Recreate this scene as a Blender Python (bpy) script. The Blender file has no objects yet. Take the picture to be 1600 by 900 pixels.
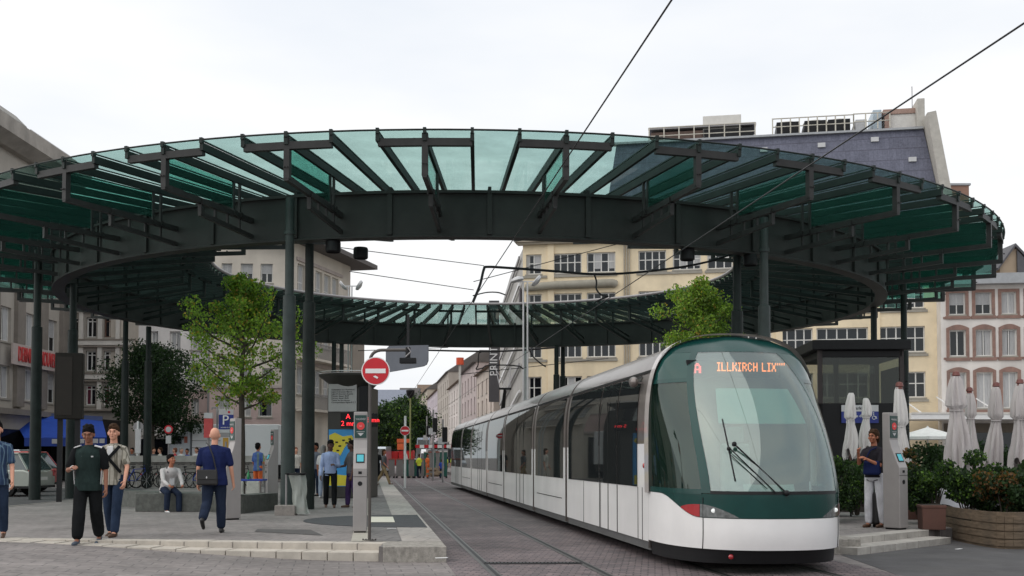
import bpy, math, random
import numpy as np
from mathutils import Vector, Matrix
S=bpy.context.scene; COL=S.collection
R=math.radians; PI=math.pi
# ---------------------------------------------------------------- camera, world, sun
F=1700.0; YH=714.0; CZ=1.55; TP=0.0374; PT=math.atan(TP); CP=math.cos(PT); SP=math.sin(PT)
cam=bpy.data.cameras.new('camera'); co=bpy.data.objects.new('camera',cam); COL.objects.link(co); S.camera=co
cam.sensor_width=36; cam.lens=F/1600*36; cam.clip_end=3000; cam.clip_start=.1
cam.shift_y=(YH-(450+F*TP))/1600
co.location=(0,0,CZ); co.rotation_euler=(PI/2+PT,0,0)
S.view_settings.view_transform='Standard'; S.view_settings.look='None'; S.view_settings.gamma=1
S.view_settings.exposure=0.22
w=bpy.data.worlds.new("World"); S.world=w; w.use_nodes=True; nt=w.node_tree; nt.nodes.clear()
def N(nt,t,**k):
    n=nt.nodes.new(t)
    for a,b in k.items():
        if a in n.inputs.keys(): n.inputs[a].default_value=b
        else: setattr(n,a,b)
    return n
SUN_EL,SUN_AZ=R(52),R(262)
sky=N(nt,'ShaderNodeTexSky'); sky.sky_type='NISHITA'; sky.sun_disc=False; sky.sun_elevation=SUN_EL; sky.sun_rotation=SUN_AZ
sky.dust_density=4
tc=N(nt,'ShaderNodeTexCoord'); mp=N(nt,'ShaderNodeMapping'); mp.inputs['Scale'].default_value=(1,1,3.5)
nz=N(nt,'ShaderNodeTexNoise'); nz.inputs['Scale'].default_value=1.6; nz.inputs['Detail'].default_value=5
rp=N(nt,'ShaderNodeValToRGB'); rp.color_ramp.elements[0].position=.34; rp.color_ramp.elements[1].position=.62
rp.color_ramp.elements[0].color=(.78,.83,.90,1); rp.color_ramp.elements[1].color=(1,1,1,1)
nt.links.new(tc.outputs['Generated'],mp.inputs[0]); nt.links.new(mp.outputs[0],nz.inputs['Vector']); nt.links.new(nz.outputs['Fac'],rp.inputs[0])
sc=N(nt,'ShaderNodeVectorMath'); sc.operation='SCALE'; sc.inputs['Scale'].default_value=9.7
nt.links.new(rp.outputs[0],sc.inputs[0])
mx=N(nt,'ShaderNodeMixRGB'); mx.inputs[0].default_value=.88
nt.links.new(sky.outputs[0],mx.inputs[1]); nt.links.new(sc.outputs[0],mx.inputs[2])
bg=N(nt,'ShaderNodeBackground'); bg.inputs['Strength'].default_value=.1; wo=N(nt,'ShaderNodeOutputWorld')
nt.links.new(mx.outputs[0],bg.inputs[0]); nt.links.new(bg.outputs[0],wo.inputs[0])
sl=bpy.data.lights.new('sun','SUN'); sl.energy=1.5; sl.angle=R(110); sl.color=(1,.97,.92)
so=bpy.data.objects.new('sun',sl); COL.objects.link(so)
sd=Vector((math.sin(SUN_AZ)*math.cos(SUN_EL),math.cos(SUN_AZ)*math.cos(SUN_EL),math.sin(SUN_EL)))
so.rotation_euler=(-sd).to_track_quat('-Z','Y').to_euler(); so.location=(0,0,40)
# ---------------------------------------------------------------- helpers: pixel -> place
def _k(v): return (YH-v)/F-TP
def PX(u,Y,h=1.5): return (u-800)/F*(Y*CP+(h-CZ)*SP)
def PH(v,Y):
    k=_k(v); return CZ+Y*(SP+k*CP)/(CP-k*SP)
def PG(v,h=0.):
    k=_k(v); return (h-CZ)*(CP-k*SP)/(SP+k*CP)
def P(u,v,h=0.):
    Y=PG(v,h); return Vector((PX(u,Y,h),Y,h))
# ---------------------------------------------------------------- materials
MATS={}
def mat(name,col,rough=.7,metal=0,var=.12,scale=3.,bump=0.,bscale=20.,spec=.5,coat=0.,stretch=(1,1,1),dirt=0.):
    if name in MATS: return MATS[name]
    m=bpy.data.materials.new(name); m.use_nodes=True; t=m.node_tree; b=t.nodes['Principled BSDF']
    b.inputs['Roughness'].default_value=rough; b.inputs['Metallic'].default_value=metal; b.inputs['Specular IOR Level'].default_value=spec
    b.inputs['Coat Weight'].default_value=coat
    c=N(t,'ShaderNodeTexCoord'); q=N(t,'ShaderNodeMapping'); q.inputs['Scale'].default_value=stretch
    t.links.new(c.outputs['Object'],q.inputs[0])
    n=N(t,'ShaderNodeTexNoise'); n.inputs['Scale'].default_value=scale; n.inputs['Detail'].default_value=6; n.inputs['Roughness'].default_value=.65
    t.links.new(q.outputs[0],n.inputs['Vector'])
    r=N(t,'ShaderNodeValToRGB'); r.color_ramp.elements[0].position=.3; r.color_ramp.elements[1].position=.7
    r.color_ramp.elements[0].color=tuple(max(0,x*(1-var)) for x in col)+(1,); r.color_ramp.elements[1].color=tuple(min(1,x*(1+var)) for x in col)+(1,)
    t.links.new(n.outputs['Fac'],r.inputs[0]); out=r.outputs[0]
    if dirt:
        n2=N(t,'ShaderNodeTexNoise'); n2.inputs['Scale'].default_value=scale*.35; n2.inputs['Detail'].default_value=8
        q2=N(t,'ShaderNodeMapping'); q2.inputs['Scale'].default_value=(1.6,1.6,.35); t.links.new(c.outputs['Object'],q2.inputs[0]); t.links.new(q2.outputs[0],n2.inputs['Vector'])
        r2=N(t,'ShaderNodeValToRGB'); r2.color_ramp.elements[0].position=.45; r2.color_ramp.elements[1].position=.75
        r2.color_ramp.elements[0].color=(0,0,0,1); r2.color_ramp.elements[1].color=(dirt,dirt,dirt,1)
        t.links.new(n2.outputs['Fac'],r2.inputs[0])
        mm=N(t,'ShaderNodeMixRGB'); t.links.new(r2.outputs[0],mm.inputs[0]); t.links.new(out,mm.inputs[1]); mm.inputs[2].default_value=(.09,.085,.075,1); out=mm.outputs[0]
    t.links.new(out,b.inputs['Base Color'])
    if bump:
        n3=N(t,'ShaderNodeTexNoise'); n3.inputs['Scale'].default_value=bscale; n3.inputs['Detail'].default_value=4; t.links.new(q.outputs[0],n3.inputs['Vector'])
        bp=N(t,'ShaderNodeBump'); bp.inputs['Strength'].default_value=bump; bp.inputs['Distance'].default_value=.02
        t.links.new(n3.outputs['Fac'],bp.inputs['Height']); t.links.new(bp.outputs[0],b.inputs['Normal'])
    MATS[name]=m; return m
def srgb(r,g,b):
    f=lambda x:(x/255/12.92) if x<=10 else ((x/255+.055)/1.055)**2.4
    return (f(r),f(g),f(b))
def brickmat(name,c1,c2,cm,sx,sy,rot=0,rough=.8,mortar=.04,var=.25,bump=.3,spec=.3,wet=0):
    if name in MATS: return MATS[name]
    m=bpy.data.materials.new(name); m.use_nodes=True; t=m.node_tree; b=t.nodes['Principled BSDF']; b.inputs['Roughness'].default_value=rough; b.inputs['Specular IOR Level'].default_value=spec
    c=N(t,'ShaderNodeTexCoord'); q=N(t,'ShaderNodeMapping'); q.inputs['Rotation'].default_value=(0,0,rot); t.links.new(c.outputs['Object'],q.inputs[0])
    k=N(t,'ShaderNodeTexBrick'); k.inputs['Scale'].default_value=1; k.inputs['Brick Width'].default_value=sx; k.inputs['Row Height'].default_value=sy; k.inputs['Mortar Size'].default_value=mortar*min(sx,sy); k.inputs['Mortar Smooth'].default_value=.3
    k.inputs['Color1'].default_value=c1+(1,); k.inputs['Color2'].default_value=c2+(1,); k.inputs['Mortar'].default_value=cm+(1,)
    t.links.new(q.outputs[0],k.inputs['Vector'])
    n=N(t,'ShaderNodeTexNoise'); n.inputs['Scale'].default_value=.45; n.inputs['Detail'].default_value=9; n.inputs['Roughness'].default_value=.7; t.links.new(c.outputs['Object'],n.inputs['Vector'])
    r=N(t,'ShaderNodeMapRange'); r.inputs['From Min'].default_value=.3; r.inputs['From Max'].default_value=.7; r.inputs['To Min'].default_value=1-var; r.inputs['To Max'].default_value=1+var; t.links.new(n.outputs['Fac'],r.inputs[0])
    v=N(t,'ShaderNodeVectorMath'); v.operation='SCALE'; t.links.new(k.outputs['Color'],v.inputs[0]); t.links.new(r.outputs[0],v.inputs['Scale'])
    n2=N(t,'ShaderNodeTexNoise'); n2.inputs['Scale'].default_value=9; n2.inputs['Detail'].default_value=6; t.links.new(c.outputs['Object'],n2.inputs['Vector'])
    r2=N(t,'ShaderNodeMapRange'); r2.inputs['From Min'].default_value=.3; r2.inputs['From Max'].default_value=.7; r2.inputs['To Min'].default_value=.82; r2.inputs['To Max'].default_value=1.18; t.links.new(n2.outputs['Fac'],r2.inputs[0])
    v2=N(t,'ShaderNodeVectorMath'); v2.operation='SCALE'; t.links.new(v.outputs[0],v2.inputs[0]); t.links.new(r2.outputs[0],v2.inputs['Scale'])
    vo=N(t,'ShaderNodeTexVoronoi'); vo.inputs['Scale'].default_value=2.3; t.links.new(c.outputs['Object'],vo.inputs['Vector'])
    r3=N(t,'ShaderNodeMapRange'); r3.inputs['From Min'].default_value=.035; r3.inputs['From Max'].default_value=.06; r3.inputs['To Min'].default_value=.62 if var>=.27 else 1; r3.inputs['To Max'].default_value=1; t.links.new(vo.outputs['Distance'],r3.inputs[0])
    n4=N(t,'ShaderNodeTexNoise'); n4.inputs['Scale'].default_value=1.1; n4.inputs['Detail'].default_value=10; n4.inputs['Roughness'].default_value=.75; q4=N(t,'ShaderNodeMapping'); q4.inputs['Scale'].default_value=(1,.35,1); t.links.new(c.outputs['Object'],q4.inputs[0]); t.links.new(q4.outputs[0],n4.inputs['Vector'])
    r4=N(t,'ShaderNodeMapRange'); r4.inputs['From Min'].default_value=.56; r4.inputs['From Max'].default_value=.68; r4.inputs['To Min'].default_value=1; r4.inputs['To Max'].default_value=.72; t.links.new(n4.outputs['Fac'],r4.inputs[0])
    mq=N(t,'ShaderNodeMath'); mq.operation='MULTIPLY'; t.links.new(r3.outputs[0],mq.inputs[0]); t.links.new(r4.outputs[0],mq.inputs[1])
    v3=N(t,'ShaderNodeVectorMath'); v3.operation='SCALE'; t.links.new(v2.outputs[0],v3.inputs[0]); t.links.new(mq.outputs[0],v3.inputs['Scale'])
    t.links.new(v3.outputs[0],b.inputs['Base Color'])
    bp=N(t,'ShaderNodeBump'); bp.inputs['Strength'].default_value=bump; bp.inputs['Distance'].default_value=.02; t.links.new(k.outputs['Fac'],bp.inputs['Height']); bp.invert=True
    t.links.new(bp.outputs[0],b.inputs['Normal'])
    MATS[name]=m; return m
def glassmat(name,tint,refl=.5,rough=.03,body=(.02,.03,.03),trans=.9,dust=0.,kf=.7):
    """thin glass: tinted transparency + diffuse body, mirrored by fresnel"""
    if name in MATS: return MATS[name]
    m=bpy.data.materials.new(name); m.use_nodes=True; t=m.node_tree; t.nodes.clear()
    o=N(t,'ShaderNodeOutputMaterial'); tr=N(t,'ShaderNodeBsdfTransparent'); tr.inputs[0].default_value=tint+(1,)
    df=N(t,'ShaderNodeBsdfDiffuse'); df.inputs[0].default_value=body+(1,)
    m1=N(t,'ShaderNodeMixShader'); m1.inputs[0].default_value=trans
    if dust:
        c=N(t,'ShaderNodeTexCoord'); n=N(t,'ShaderNodeTexNoise'); n.inputs['Scale'].default_value=1.3; n.inputs['Detail'].default_value=8; n.inputs['Roughness'].default_value=.7; t.links.new(c.outputs['Object'],n.inputs['Vector'])
        r=N(t,'ShaderNodeMapRange'); r.inputs['From Min'].default_value=.35; r.inputs['From Max'].default_value=.75; r.inputs['To Min'].default_value=trans; r.inputs['To Max'].default_value=trans-dust; t.links.new(n.outputs['Fac'],r.inputs[0]); t.links.new(r.outputs[0],m1.inputs[0])
    t.links.new(df.outputs[0],m1.inputs[1]); t.links.new(tr.outputs[0],m1.inputs[2])
    g=N(t,'ShaderNodeBsdfGlossy'); g.inputs['Roughness'].default_value=rough; g.inputs['Color'].default_value=(.92,.96,.95,1)
    lw=N(t,'ShaderNodeLayerWeight'); lw.inputs[0].default_value=.5
    pw=N(t,'ShaderNodeMath'); pw.operation='POWER'; pw.inputs[1].default_value=6.; t.links.new(lw.outputs['Facing'],pw.inputs[0])
    mu=N(t,'ShaderNodeMath'); mu.operation='MULTIPLY_ADD'; mu.inputs[1].default_value=kf; mu.inputs[2].default_value=refl; mu.use_clamp=True; t.links.new(pw.outputs[0],mu.inputs[0])
    m2=N(t,'ShaderNodeMixShader'); t.links.new(mu.outputs[0],m2.inputs[0]); t.links.new(m1.outputs[0],m2.inputs[1]); t.links.new(g.outputs[0],m2.inputs[2])
    t.links.new(m2.outputs[0],o.inputs[0]); MATS[name]=m; return m
def emis(name,col,st):
    if name in MATS: return MATS[name]
    m=bpy.data.materials.new(name); m.use_nodes=True; b=m.node_tree.nodes['Principled BSDF']
    b.inputs['Base Color'].default_value=col+(1,); b.inputs['Emission Color'].default_value=col+(1,); b.inputs['Emission Strength'].default_value=st
    MATS[name]=m; return m
M=dict(
 steel=mat('dark_green_steel',(.014,.021,.019),.5,0,.35,2.5,.12,30,.2,dirt=.08),
 steel_lt=mat('grey_green_steel',(.034,.047,.044),.45,0,.3,2,.12,25,.3,dirt=.12),
 black=mat('black_paint',(.010,.010,.011),.5,spec=.25),
 rubber=mat('black_rubber',(.016,.016,.016),.85,spec=.2),
 dark=mat('dark_metal',(.018,.018,.019),.5,.2,spec=.25),
 grey=mat('grey_metal',(.27,.26,.26),.42,.3,.08,4,.05),
 lgrey=mat('light_grey_metal',(.5,.5,.5),.4,.3,.06),
 chrome=mat('chrome',(.6,.6,.6),.2,1,.03),
 white=mat('white_paint',(.75,.75,.74),.4,0,.05,3),
 off=mat('off_white',(.6,.58,.54),.6,0,.08,3),
 red=mat('red_paint',srgb(190,20,35),.4,0,.08),
 orange=mat('orange_paint',srgb(225,90,40),.5),
 yellow=mat('yellow_paint',srgb(225,205,40),.5),
 blue=mat('blue_paint',srgb(30,60,150),.5),
 conc=mat('concrete',(.27,.26,.24),.85,0,.22,5,.3,40,.3,dirt=.35),
 granite=mat('dark_granite',(.085,.09,.08),.6,0,.35,9,.15,60,.4,dirt=.3),
 pane=glassmat('window_pane',(.1,.12,.13),.045,.02,(.010,.011,.014),.12),
 frame=mat('white_window_frame',(.62,.61,.58),.5,0,.06),
)
# ---------------------------------------------------------------- mesh builder
class MB:
    def __init__(s): s.v=[]; s.f=[]; s.m=[]
    def add(s,vs,fs,m=0):
        o=len(s.v); s.v+=[tuple(x) for x in vs]; s.f+=[tuple(i+o for i in f) for f in fs]; s.m+=[m]*len(fs); return s
    def box(s,c,d,rz=0,m=0,taper=1.,mt=None):
        x,y,z=d[0]/2,d[1]/2,d[2]/2; vs=[]
        for sz in (-1,1):
            k=taper if sz>0 else 1
            for sx,sy in ((-1,-1),(1,-1),(1,1),(-1,1)): vs.append(Vector((sx*x*k,sy*y*k,sz*z)))
        Rm=mt if mt is not None else Matrix.Rotation(rz,3,'Z'); c=Vector(c)
        return s.add([c+Rm@v for v in vs],[(3,2,1,0),(4,5,6,7),(0,1,5,4),(1,2,6,5),(2,3,7,6),(3,0,4,7)],m)
    def span(s,a,b,m=0):  # box from min corner to max corner
        return s.box([(a[i]+b[i])/2 for i in range(3)],[abs(b[i]-a[i]) for i in range(3)],0,m)
    def bar(s,p,q,w_,h_=None,m=0,up=(0,0,1)):
        p,q=Vector(p),Vector(q); d=q-p; L=d.length
        if L<1e-6: return s
        h_=h_ or w_; d.normalize(); u=Vector(up)
        if abs(d.dot(u))>.98: u=Vector((0,1,0))
        a=d.cross(u).normalized(); b=a.cross(d)
        return s.box((p+q)/2,(w_,L,h_),0,m,mt=Matrix((a,d,b)).transposed())
    def tube(s,pts,r,n=8,m=0,cap=True,closed=False):
        pts=[Vector(p) for p in pts]; k=len(pts); rs=r if isinstance(r,(list,tuple)) else [r]*k; vs=[]; fs=[]
        pa=None
        for i in range(k):
            if closed: d=pts[(i+1)%k]-pts[i-1]
            else: d=pts[min(i+1,k-1)]-pts[max(i-1,0)]
            d.normalize()
            if pa is None:
                u=Vector((0,0,1)) if abs(d.z)<.9 else Vector((1,0,0)); a=d.cross(u).normalized()
            else:
                a=(pa-d*pa.dot(d)); a=a.normalized() if a.length>1e-6 else d.orthogonal().normalized()
            pa=a; b=d.cross(a)
            for j in range(n):
                t=2*PI*j/n; vs.append(pts[i]+(a*math.cos(t)+b*math.sin(t))*rs[i])
        for i in range(k if closed else k-1):
            i2=(i+1)%k
            for j in range(n):
                fs.append((i*n+j,i*n+(j+1)%n,i2*n+(j+1)%n,i2*n+j))
        if cap and not closed: fs.append(tuple(range(n))[::-1]); fs.append(tuple((k-1)*n+j for j in range(n)))
        return s.add(vs,fs,m)
    def cyl(s,p,q,r0,r1=None,n=16,m=0): return s.tube([p,q],[r0,r0 if r1 is None else r1],n,m)
    def lathe(s,prof,n=24,c=(0,0,0),m=0,sx=1,sy=1):
        vs=[];fs=[];k=len(prof)
        for i,(r,z) in enumerate(prof):
            for j in range(n):
                t=2*PI*j/n; vs.append((c[0]+r*sx*math.cos(t),c[1]+r*sy*math.sin(t),c[2]+z))
        for i in range(k-1):
            for j in range(n): fs.append((i*n+j,i*n+(j+1)%n,(i+1)*n+(j+1)%n,(i+1)*n+j))
        fs.append(tuple(range(n))[::-1]); fs.append(tuple((k-1)*n+j for j in range(n)))
        return s.add(vs,fs,m)
    def ell(s,c,r,n=12,m=0,mt=None):
        vs=[];fs=[];c=Vector(c); k=n//2+1
        for i in range(1,k):
            a=PI*i/k
            for j in range(n):
                t=2*PI*j/n; v=Vector((r[0]*math.sin(a)*math.cos(t),r[1]*math.sin(a)*math.sin(t),r[2]*math.cos(a)))
                vs.append(c+(mt@v if mt else v))
        top=Vector((0,0,r[2])); vs.append(c+(mt@top if mt else top)); vs.append(c-(mt@top if mt else top)); L=len(vs)
        for i in range(k-2):
            for j in range(n): fs.append((i*n+j,(i+1)*n+j,(i+1)*n+(j+1)%n,i*n+(j+1)%n))
        for j in range(n): fs.append((L-2,j,(j+1)%n)); fs.append((L-1,(k-2)*n+(j+1)%n,(k-2)*n+j))
        return s.add(vs,fs,m)
    def prism(s,poly,y0,y1,m=0,ax='y'):
        """poly in (x,z) extruded along y (ax y) ; ax z: poly in (x,y) from z y0..y1 ; ax x: poly in (y,z)"""
        n=len(poly)
        f={'y':lambda a,b,t:(a,t,b),'z':lambda a,b,t:(a,b,t),'x':lambda a,b,t:(t,a,b)}[ax]
        vs=[f(a,b,y0) for a,b in poly]+[f(a,b,y1) for a,b in poly]
        return s.add(vs,[tuple(range(n)),tuple(range(2*n-1,n-1,-1))]+[(i,i+n,(i+1)%n+n,(i+1)%n) for i in range(n)],m)
    def grid(s,fn,nu,nv,m=0,thick=0):
        vs=[fn(i/nu,j/nv) for j in range(nv+1) for i in range(nu+1)]
        return s.add(vs,[(j*(nu+1)+i,j*(nu+1)+i+1,(j+1)*(nu+1)+i+1,(j+1)*(nu+1)+i) for j in range(nv) for i in range(nu)],m)
    def mesh(s,name,mats,smooth=False,fixn=True):
        me=bpy.data.meshes.new(name); me.from_pydata(s.v,[],s.f)
        mats=mats if isinstance(mats,(list,tuple)) else [mats]
        for x in mats: me.materials.append(x)
        if len(mats)>1: me.polygons.foreach_set('material_index',s.m)
        if fixn:
            import bmesh
            bm=bmesh.new(); bm.from_mesh(me); bmesh.ops.recalc_face_normals(bm,faces=bm.faces); bm.to_mesh(me); bm.free()
        if smooth:
            me.polygons.foreach_set('use_smooth',[True]*len(me.polygons))
            if smooth!=2:
                try: me.set_sharp_from_angle(angle=R(38))
                except Exception: pass
        me.update(); return me
    def build(s,name,mats,parent=None,smooth=False,loc=None,bevel=0,fixn=True):
        o=bpy.data.objects.new(name,s.mesh(name,mats,smooth,fixn)); COL.objects.link(o)
        if parent is not None: o.parent=parent
        if loc is not None: o.location=loc
        if bevel:
            b=o.modifiers.new('b','BEVEL'); b.width=bevel; b.segments=2; b.limit_method='ANGLE'; b.angle_limit=R(40)
        return o
def tag(o,label=None,cat=None,group=None,kind=None):
    if label: o['label']=label
    if cat: o['category']=cat
    if group: o['group']=group
    if kind: o['kind']=kind
    return o
def thing(name,label,cat,loc=(0,0,0),rz=0,group=None):
    o=bpy.data.objects.new(name,None); COL.objects.link(o); o.location=loc; o.rotation_euler=(0,0,rz); o.empty_display_size=.2
    return tag(o,label,cat,group)
def struct(name,mb,m,smooth=False,kind='structure',**k): return tag(mb.build(name,m,None,smooth,**k),kind=kind)
def kids(o): return [c for c in bpy.data.objects if c.parent==o]
def copy_tree(o,parent=None,label=None):
    c=o.copy(); COL.objects.link(c)
    if parent is not None: c.parent=parent
    if label: c['label']=label
    for k in kids(o): copy_tree(k,c)
    return c
def use(mesh,name,parent,loc=(0,0,0),rz=0):
    o=bpy.data.objects.new(name,mesh); COL.objects.link(o); o.parent=parent; o.location=loc; o.rotation_euler=(0,0,rz); return o
def textmesh(body,size,m,ext=.004,align='CENTER',name='lettering',sx=1.):
    cu=bpy.data.curves.new('t','FONT'); cu.body=body; cu.size=size; cu.extrude=ext; cu.align_x=align; cu.align_y='CENTER'; cu.resolution_u=3
    o=bpy.data.objects.new('t',cu); COL.objects.link(o); bpy.context.view_layer.update()
    me=bpy.data.meshes.new_from_object(o.evaluated_get(bpy.context.evaluated_depsgraph_get())); bpy.data.objects.remove(o)
    me.materials.clear(); me.materials.append(m); me.name=name
    if sx!=1:
        for v in me.vertices: v.co.x*=sx
    return me
def text(body,size,m,parent,loc,rot=(PI/2,0,0),ext=.004,name='lettering',sx=1.,align='CENTER'):
    o=bpy.data.objects.new(name,textmesh(body,size,m,ext,align,name,sx)); COL.objects.link(o); o.parent=parent; o.location=loc; o.rotation_euler=rot; return o
def smooth_path(pts,n=6):
    pts=[Vector(p) for p in pts]; out=[]
    for i in range(len(pts)-1):
        p0=pts[max(i-1,0)];p1=pts[i];p2=pts[i+1];p3=pts[min(i+2,len(pts)-1)]
        for k in range(n):
            t=k/n; out.append(.5*((2*p1)+(p2-p0)*t+(2*p0-5*p1+4*p2-p3)*t*t+(3*p1-p0-3*p2+p3)*t**3))
    out.append(pts[-1]); return out
# ---------------------------------------------------------------- ground
PLZ=.226
def sstep(t): t=max(0,min(1,t)); return t*t*(3-2*t)
def hs(x,y): return .222*sstep((-x-2.3)/6.0)*sstep((30-y)/6) if x<0 else 0.
xs=[-1500,-400,-120,-60,-30]+[-20+i*.5 for i in range(40)]+[0,5,12,30,60,120,400,1500]
ys=[-40,-5,4,8,11,13]+[14+i*.5 for i in range(20)]+[24,27,30,40,80,200,500,1500]
g=MB(); nx=len(xs)
g.add([(x,y,hs(x,y)) for y in ys for x in xs],[(j*nx+i,j*nx+i+1,(j+1)*nx+i+1,(j+1)*nx+i) for j in range(len(ys)-1) for i in range(nx-1)])
ROT=R(7.46)
paver=brickmat('grey_street_pavers',(.20,.18,.172),(.165,.15,.145),(.10,.093,.09),.42,.28,R(-9),.75,.035,.3,.25)
struct('street',g,paver)
EDL=lambda y:1.14-.131*y      # left platform edge
EDR=lambda y:6.95-.131*y
plz=brickmat('plaza_pavers',(.225,.205,.195),(.19,.175,.168),(.13,.12,.117),.3,.3,ROT,.75,.03,.28,.15)
def slab(name,poly,z0,z1,m,kind='structure'):
    b=MB(); b.prism(poly,z0,z1,ax='z'); return struct(name,b,m,kind=kind)
fl=lambda x:17.6-.1507*(x+8.28)       # front line of the upper step
slab('plaza',[(EDL(16.6)-.93,fl(-1.96)),(EDL(16.6)-.93,16.12),(EDL(16.12),16.12),(EDL(75),75),(-120,75),(-120,fl(-40)+2),(-40,fl(-40)),(-20,fl(-20))],-.2,PLZ,plz)
slab('right_plaza',[(EDR(17.4),17.42),(5.3,17.42),(P(1340,868).x,P(1340,868).y+.75),(7.9,20.15),(9.5,21.2),(60,24),(60,140),(EDR(140),140)],-.2,PLZ,plz)
lane=brickmat('reddish_tram_cobbles',(.185,.145,.145),(.11,.093,.098),(.05,.044,.046),.19,.12,ROT,.7,.08,.4,.8)
slab('tram_lane',[(EDL(13.3),13.3),(EDR(13.3),13.3),(EDR(150),150),(EDL(150),150)],-.1,.005,lane)
slab('road_patch',[(5.5,3),(60,3),(60,24),(9.5,21.1),(7.9,20.1),(5.2,17.3),(EDR(13.3)-.2,13.3),(EDR(3)-1.5,3)],-.1,.004,mat('dark_asphalt',(.075,.073,.075),.85,0,.25,1.5,.4,60,.3,dirt=.2))
# rails (grooved) set in the lane
railm=mat('worn_rail_steel',(.10,.095,.09),.45,.6,.3,3); groove=M['black']
for k,x0 in enumerate((-.6+.131*17.0,-.6+.131*17.0+1.45,5.34-.725,5.34+.725)):
    b=MB()
    for dx,ww,m in ((0,.055,0),(.055,.05,1),(.095,.03,0)):
        b.add([(x0-.131*7+dx-ww/2,7,.0095),(x0-.131*7+dx+ww/2,7,.0095),(x0-.131*140+dx+ww/2,140,.0095),(x0-.131*140+dx-ww/2,140,.0095)],[(0,1,2,3)],m)
    struct('tram_rail',b,[railm,groove])
# white stone steps, left
stone=mat('pale_step_stone',(.46,.42,.365),.7,0,.14,4,.2,50,.3,dirt=.2)
def steps(p0,p1,zf,h0,h1,L,dep,rnd):
    """course of stone blocks along p0->p1, top at h1, base h0"""
    b=MB(); p0=Vector(p0);p1=Vector(p1); d=(p1-p0); T=d.length; d.normalize(); nrm=Vector((-d.y,d.x)); n=int(T/L)
    for i in range(n):
        a=i*T/n+.006; e=(i+1)*T/n-.006; c=p0+d*((a+e)/2)+nrm*dep/2
        zt=h1+random.uniform(-.003,.003)
        b.box((c.x,c.y,(h0-.3+zt)/2),(e-a,dep,zt-h0+.3),math.atan2(d.y,d.x))
    return b
random.seed(4)
xa=-1.97
sb=steps((-11.5,fl(-11.5)-.42),(xa,fl(xa)-.42),0,0,.13,.40,.46,0)
# lower course follows the rising street on the left
b=MB()
for (p,q,dep,top) in (((-9.5,fl(-9.5)-.44),(xa,fl(xa)-.44),.44,lambda x:.13+.1*sstep((-x-4.)/4.5)),((-9.5,fl(-9.5)-.014),(xa,fl(xa)-.014),.31,lambda x:PLZ+.006)):
    p=Vector(p);q=Vector(q);d=q-p;T=d.length;d.normalize();nr=Vector((-d.y,d.x));n=int(T/.4)
    for i in range(n):
        a=i*T/n+.007;e=(i+1)*T/n-.007;c=p+d*((a+e)/2)+nr*dep/2;zt=top(c.x)+random.uniform(-.003,.003)
        b.box((c.x,c.y,(zt-.35)/2+0),(e-a,dep,zt+.35),math.atan2(d.y,d.x))
struct('stone_steps',b,stone,bevel=.008)
b=MB(); b.prism([(EDL(16.1)-.93,16.08),(EDL(16.1)+.005,16.08),(EDL(17.1)+.005,17.1),(EDL(17.1)-.93,17.1)],-.1,PLZ+.005,ax='z')
struct('platform_end_block',b,mat('granite_block',(.30,.28,.25),.8,0,.3,18,.4,90,.3,dirt=.45),bevel=.012)
# platform bands
def strip(name,a,b_,y0,y1,z,m):   # offsets from left platform edge
    s=MB(); s.add([(EDL(y0)+a,y0,z),(EDL(y0)+b_,y0,z),(EDL(y1)+b_,y1,z),(EDL(y1)+a,y1,z)],[(0,1,2,3)]); return struct(name,s,m)
strip('platform_edge_band',-.62,-.002,17.1,70,PLZ+.006,brickmat('pale_edge_granite',(.36,.33,.30),(.32,.30,.28),(.2,.19,.18),.6,.62,ROT,.75,.02,.2,.1))
strip('platform_dark_band',-1.12,-.63,17.1,70,PLZ+.006,brickmat('tactile_band_pavers',(.17,.16,.155),(.15,.145,.14),(.09,.09,.09),.5,.5,ROT,.8,.03,.25,.3))
strip('platform_inner_band',-1.42,-1.13,17.1,70,PLZ+.006,mat('cream_band',(.36,.34,.29),.8,0,.15,5))
cy=22.6; s=MB(); pts=[(EDL(cy)-.05+2.45*math.cos(t),cy+2.2*math.sin(t)) for t in [R(90+i*180/28) for i in range(29)]]
pts=[(x-.131*(y-cy),y) for x,y in pts]
s.prism(pts,PLZ,PLZ+.012,ax='z'); struct('dark_paving_disc',s,mat('dark_disc_asphalt',(.045,.048,.052),.85,0,.2,4,.3,60))
strip('cream_tile',-1.15,-.62,21.9,23.9,PLZ+.017,mat('cream_tile',(.62,.60,.50),.7,0,.08,6))
a0,a1,a2,a3=P(398,831,PLZ),P(505,837,PLZ),P(485,828,PLZ),P(402,827,PLZ); s=MB(); s.add([(q.x,q.y,PLZ+.006) for q in (a0,a1,a2,a3)],[(0,1,2,3)]); struct('dark_paving_patch',s,mat('dark_paver',(.075,.07,.068),.8,0,.2,6))
# curved kerb on the left and the road behind it
kb=MB(); pts=[P(-60,797,PLZ),P(10,792,PLZ),P(60,787,PLZ),P(118,780,PLZ),P(170,772,PLZ),P(240,764,PLZ)]
pts=smooth_path(pts,6); vs=[]
for i,q in enumerate(pts): vs+= [(q.x,q.y,PLZ+.01),(q.x-.1,q.y+.55,PLZ+.01)]
kb.add(vs,[(2*i,2*i+1,2*i+3,2*i+2) for i in range(len(pts)-1)]); struct('kerb_band',kb,mat('pale_kerb_stone',(.30,.28,.25),.8,0,.15,5))
rd=MB(); vs=[]
for q in pts: vs+=[(q.x-.1,q.y+.55,PLZ+.006),(-90,q.y+8,PLZ+.006)]
rd.add(vs,[(2*i,2*i+1,2*i+3,2*i+2) for i in range(len(pts)-1)]); struct('side_road',rd,MATS['dark_asphalt'])
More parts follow.
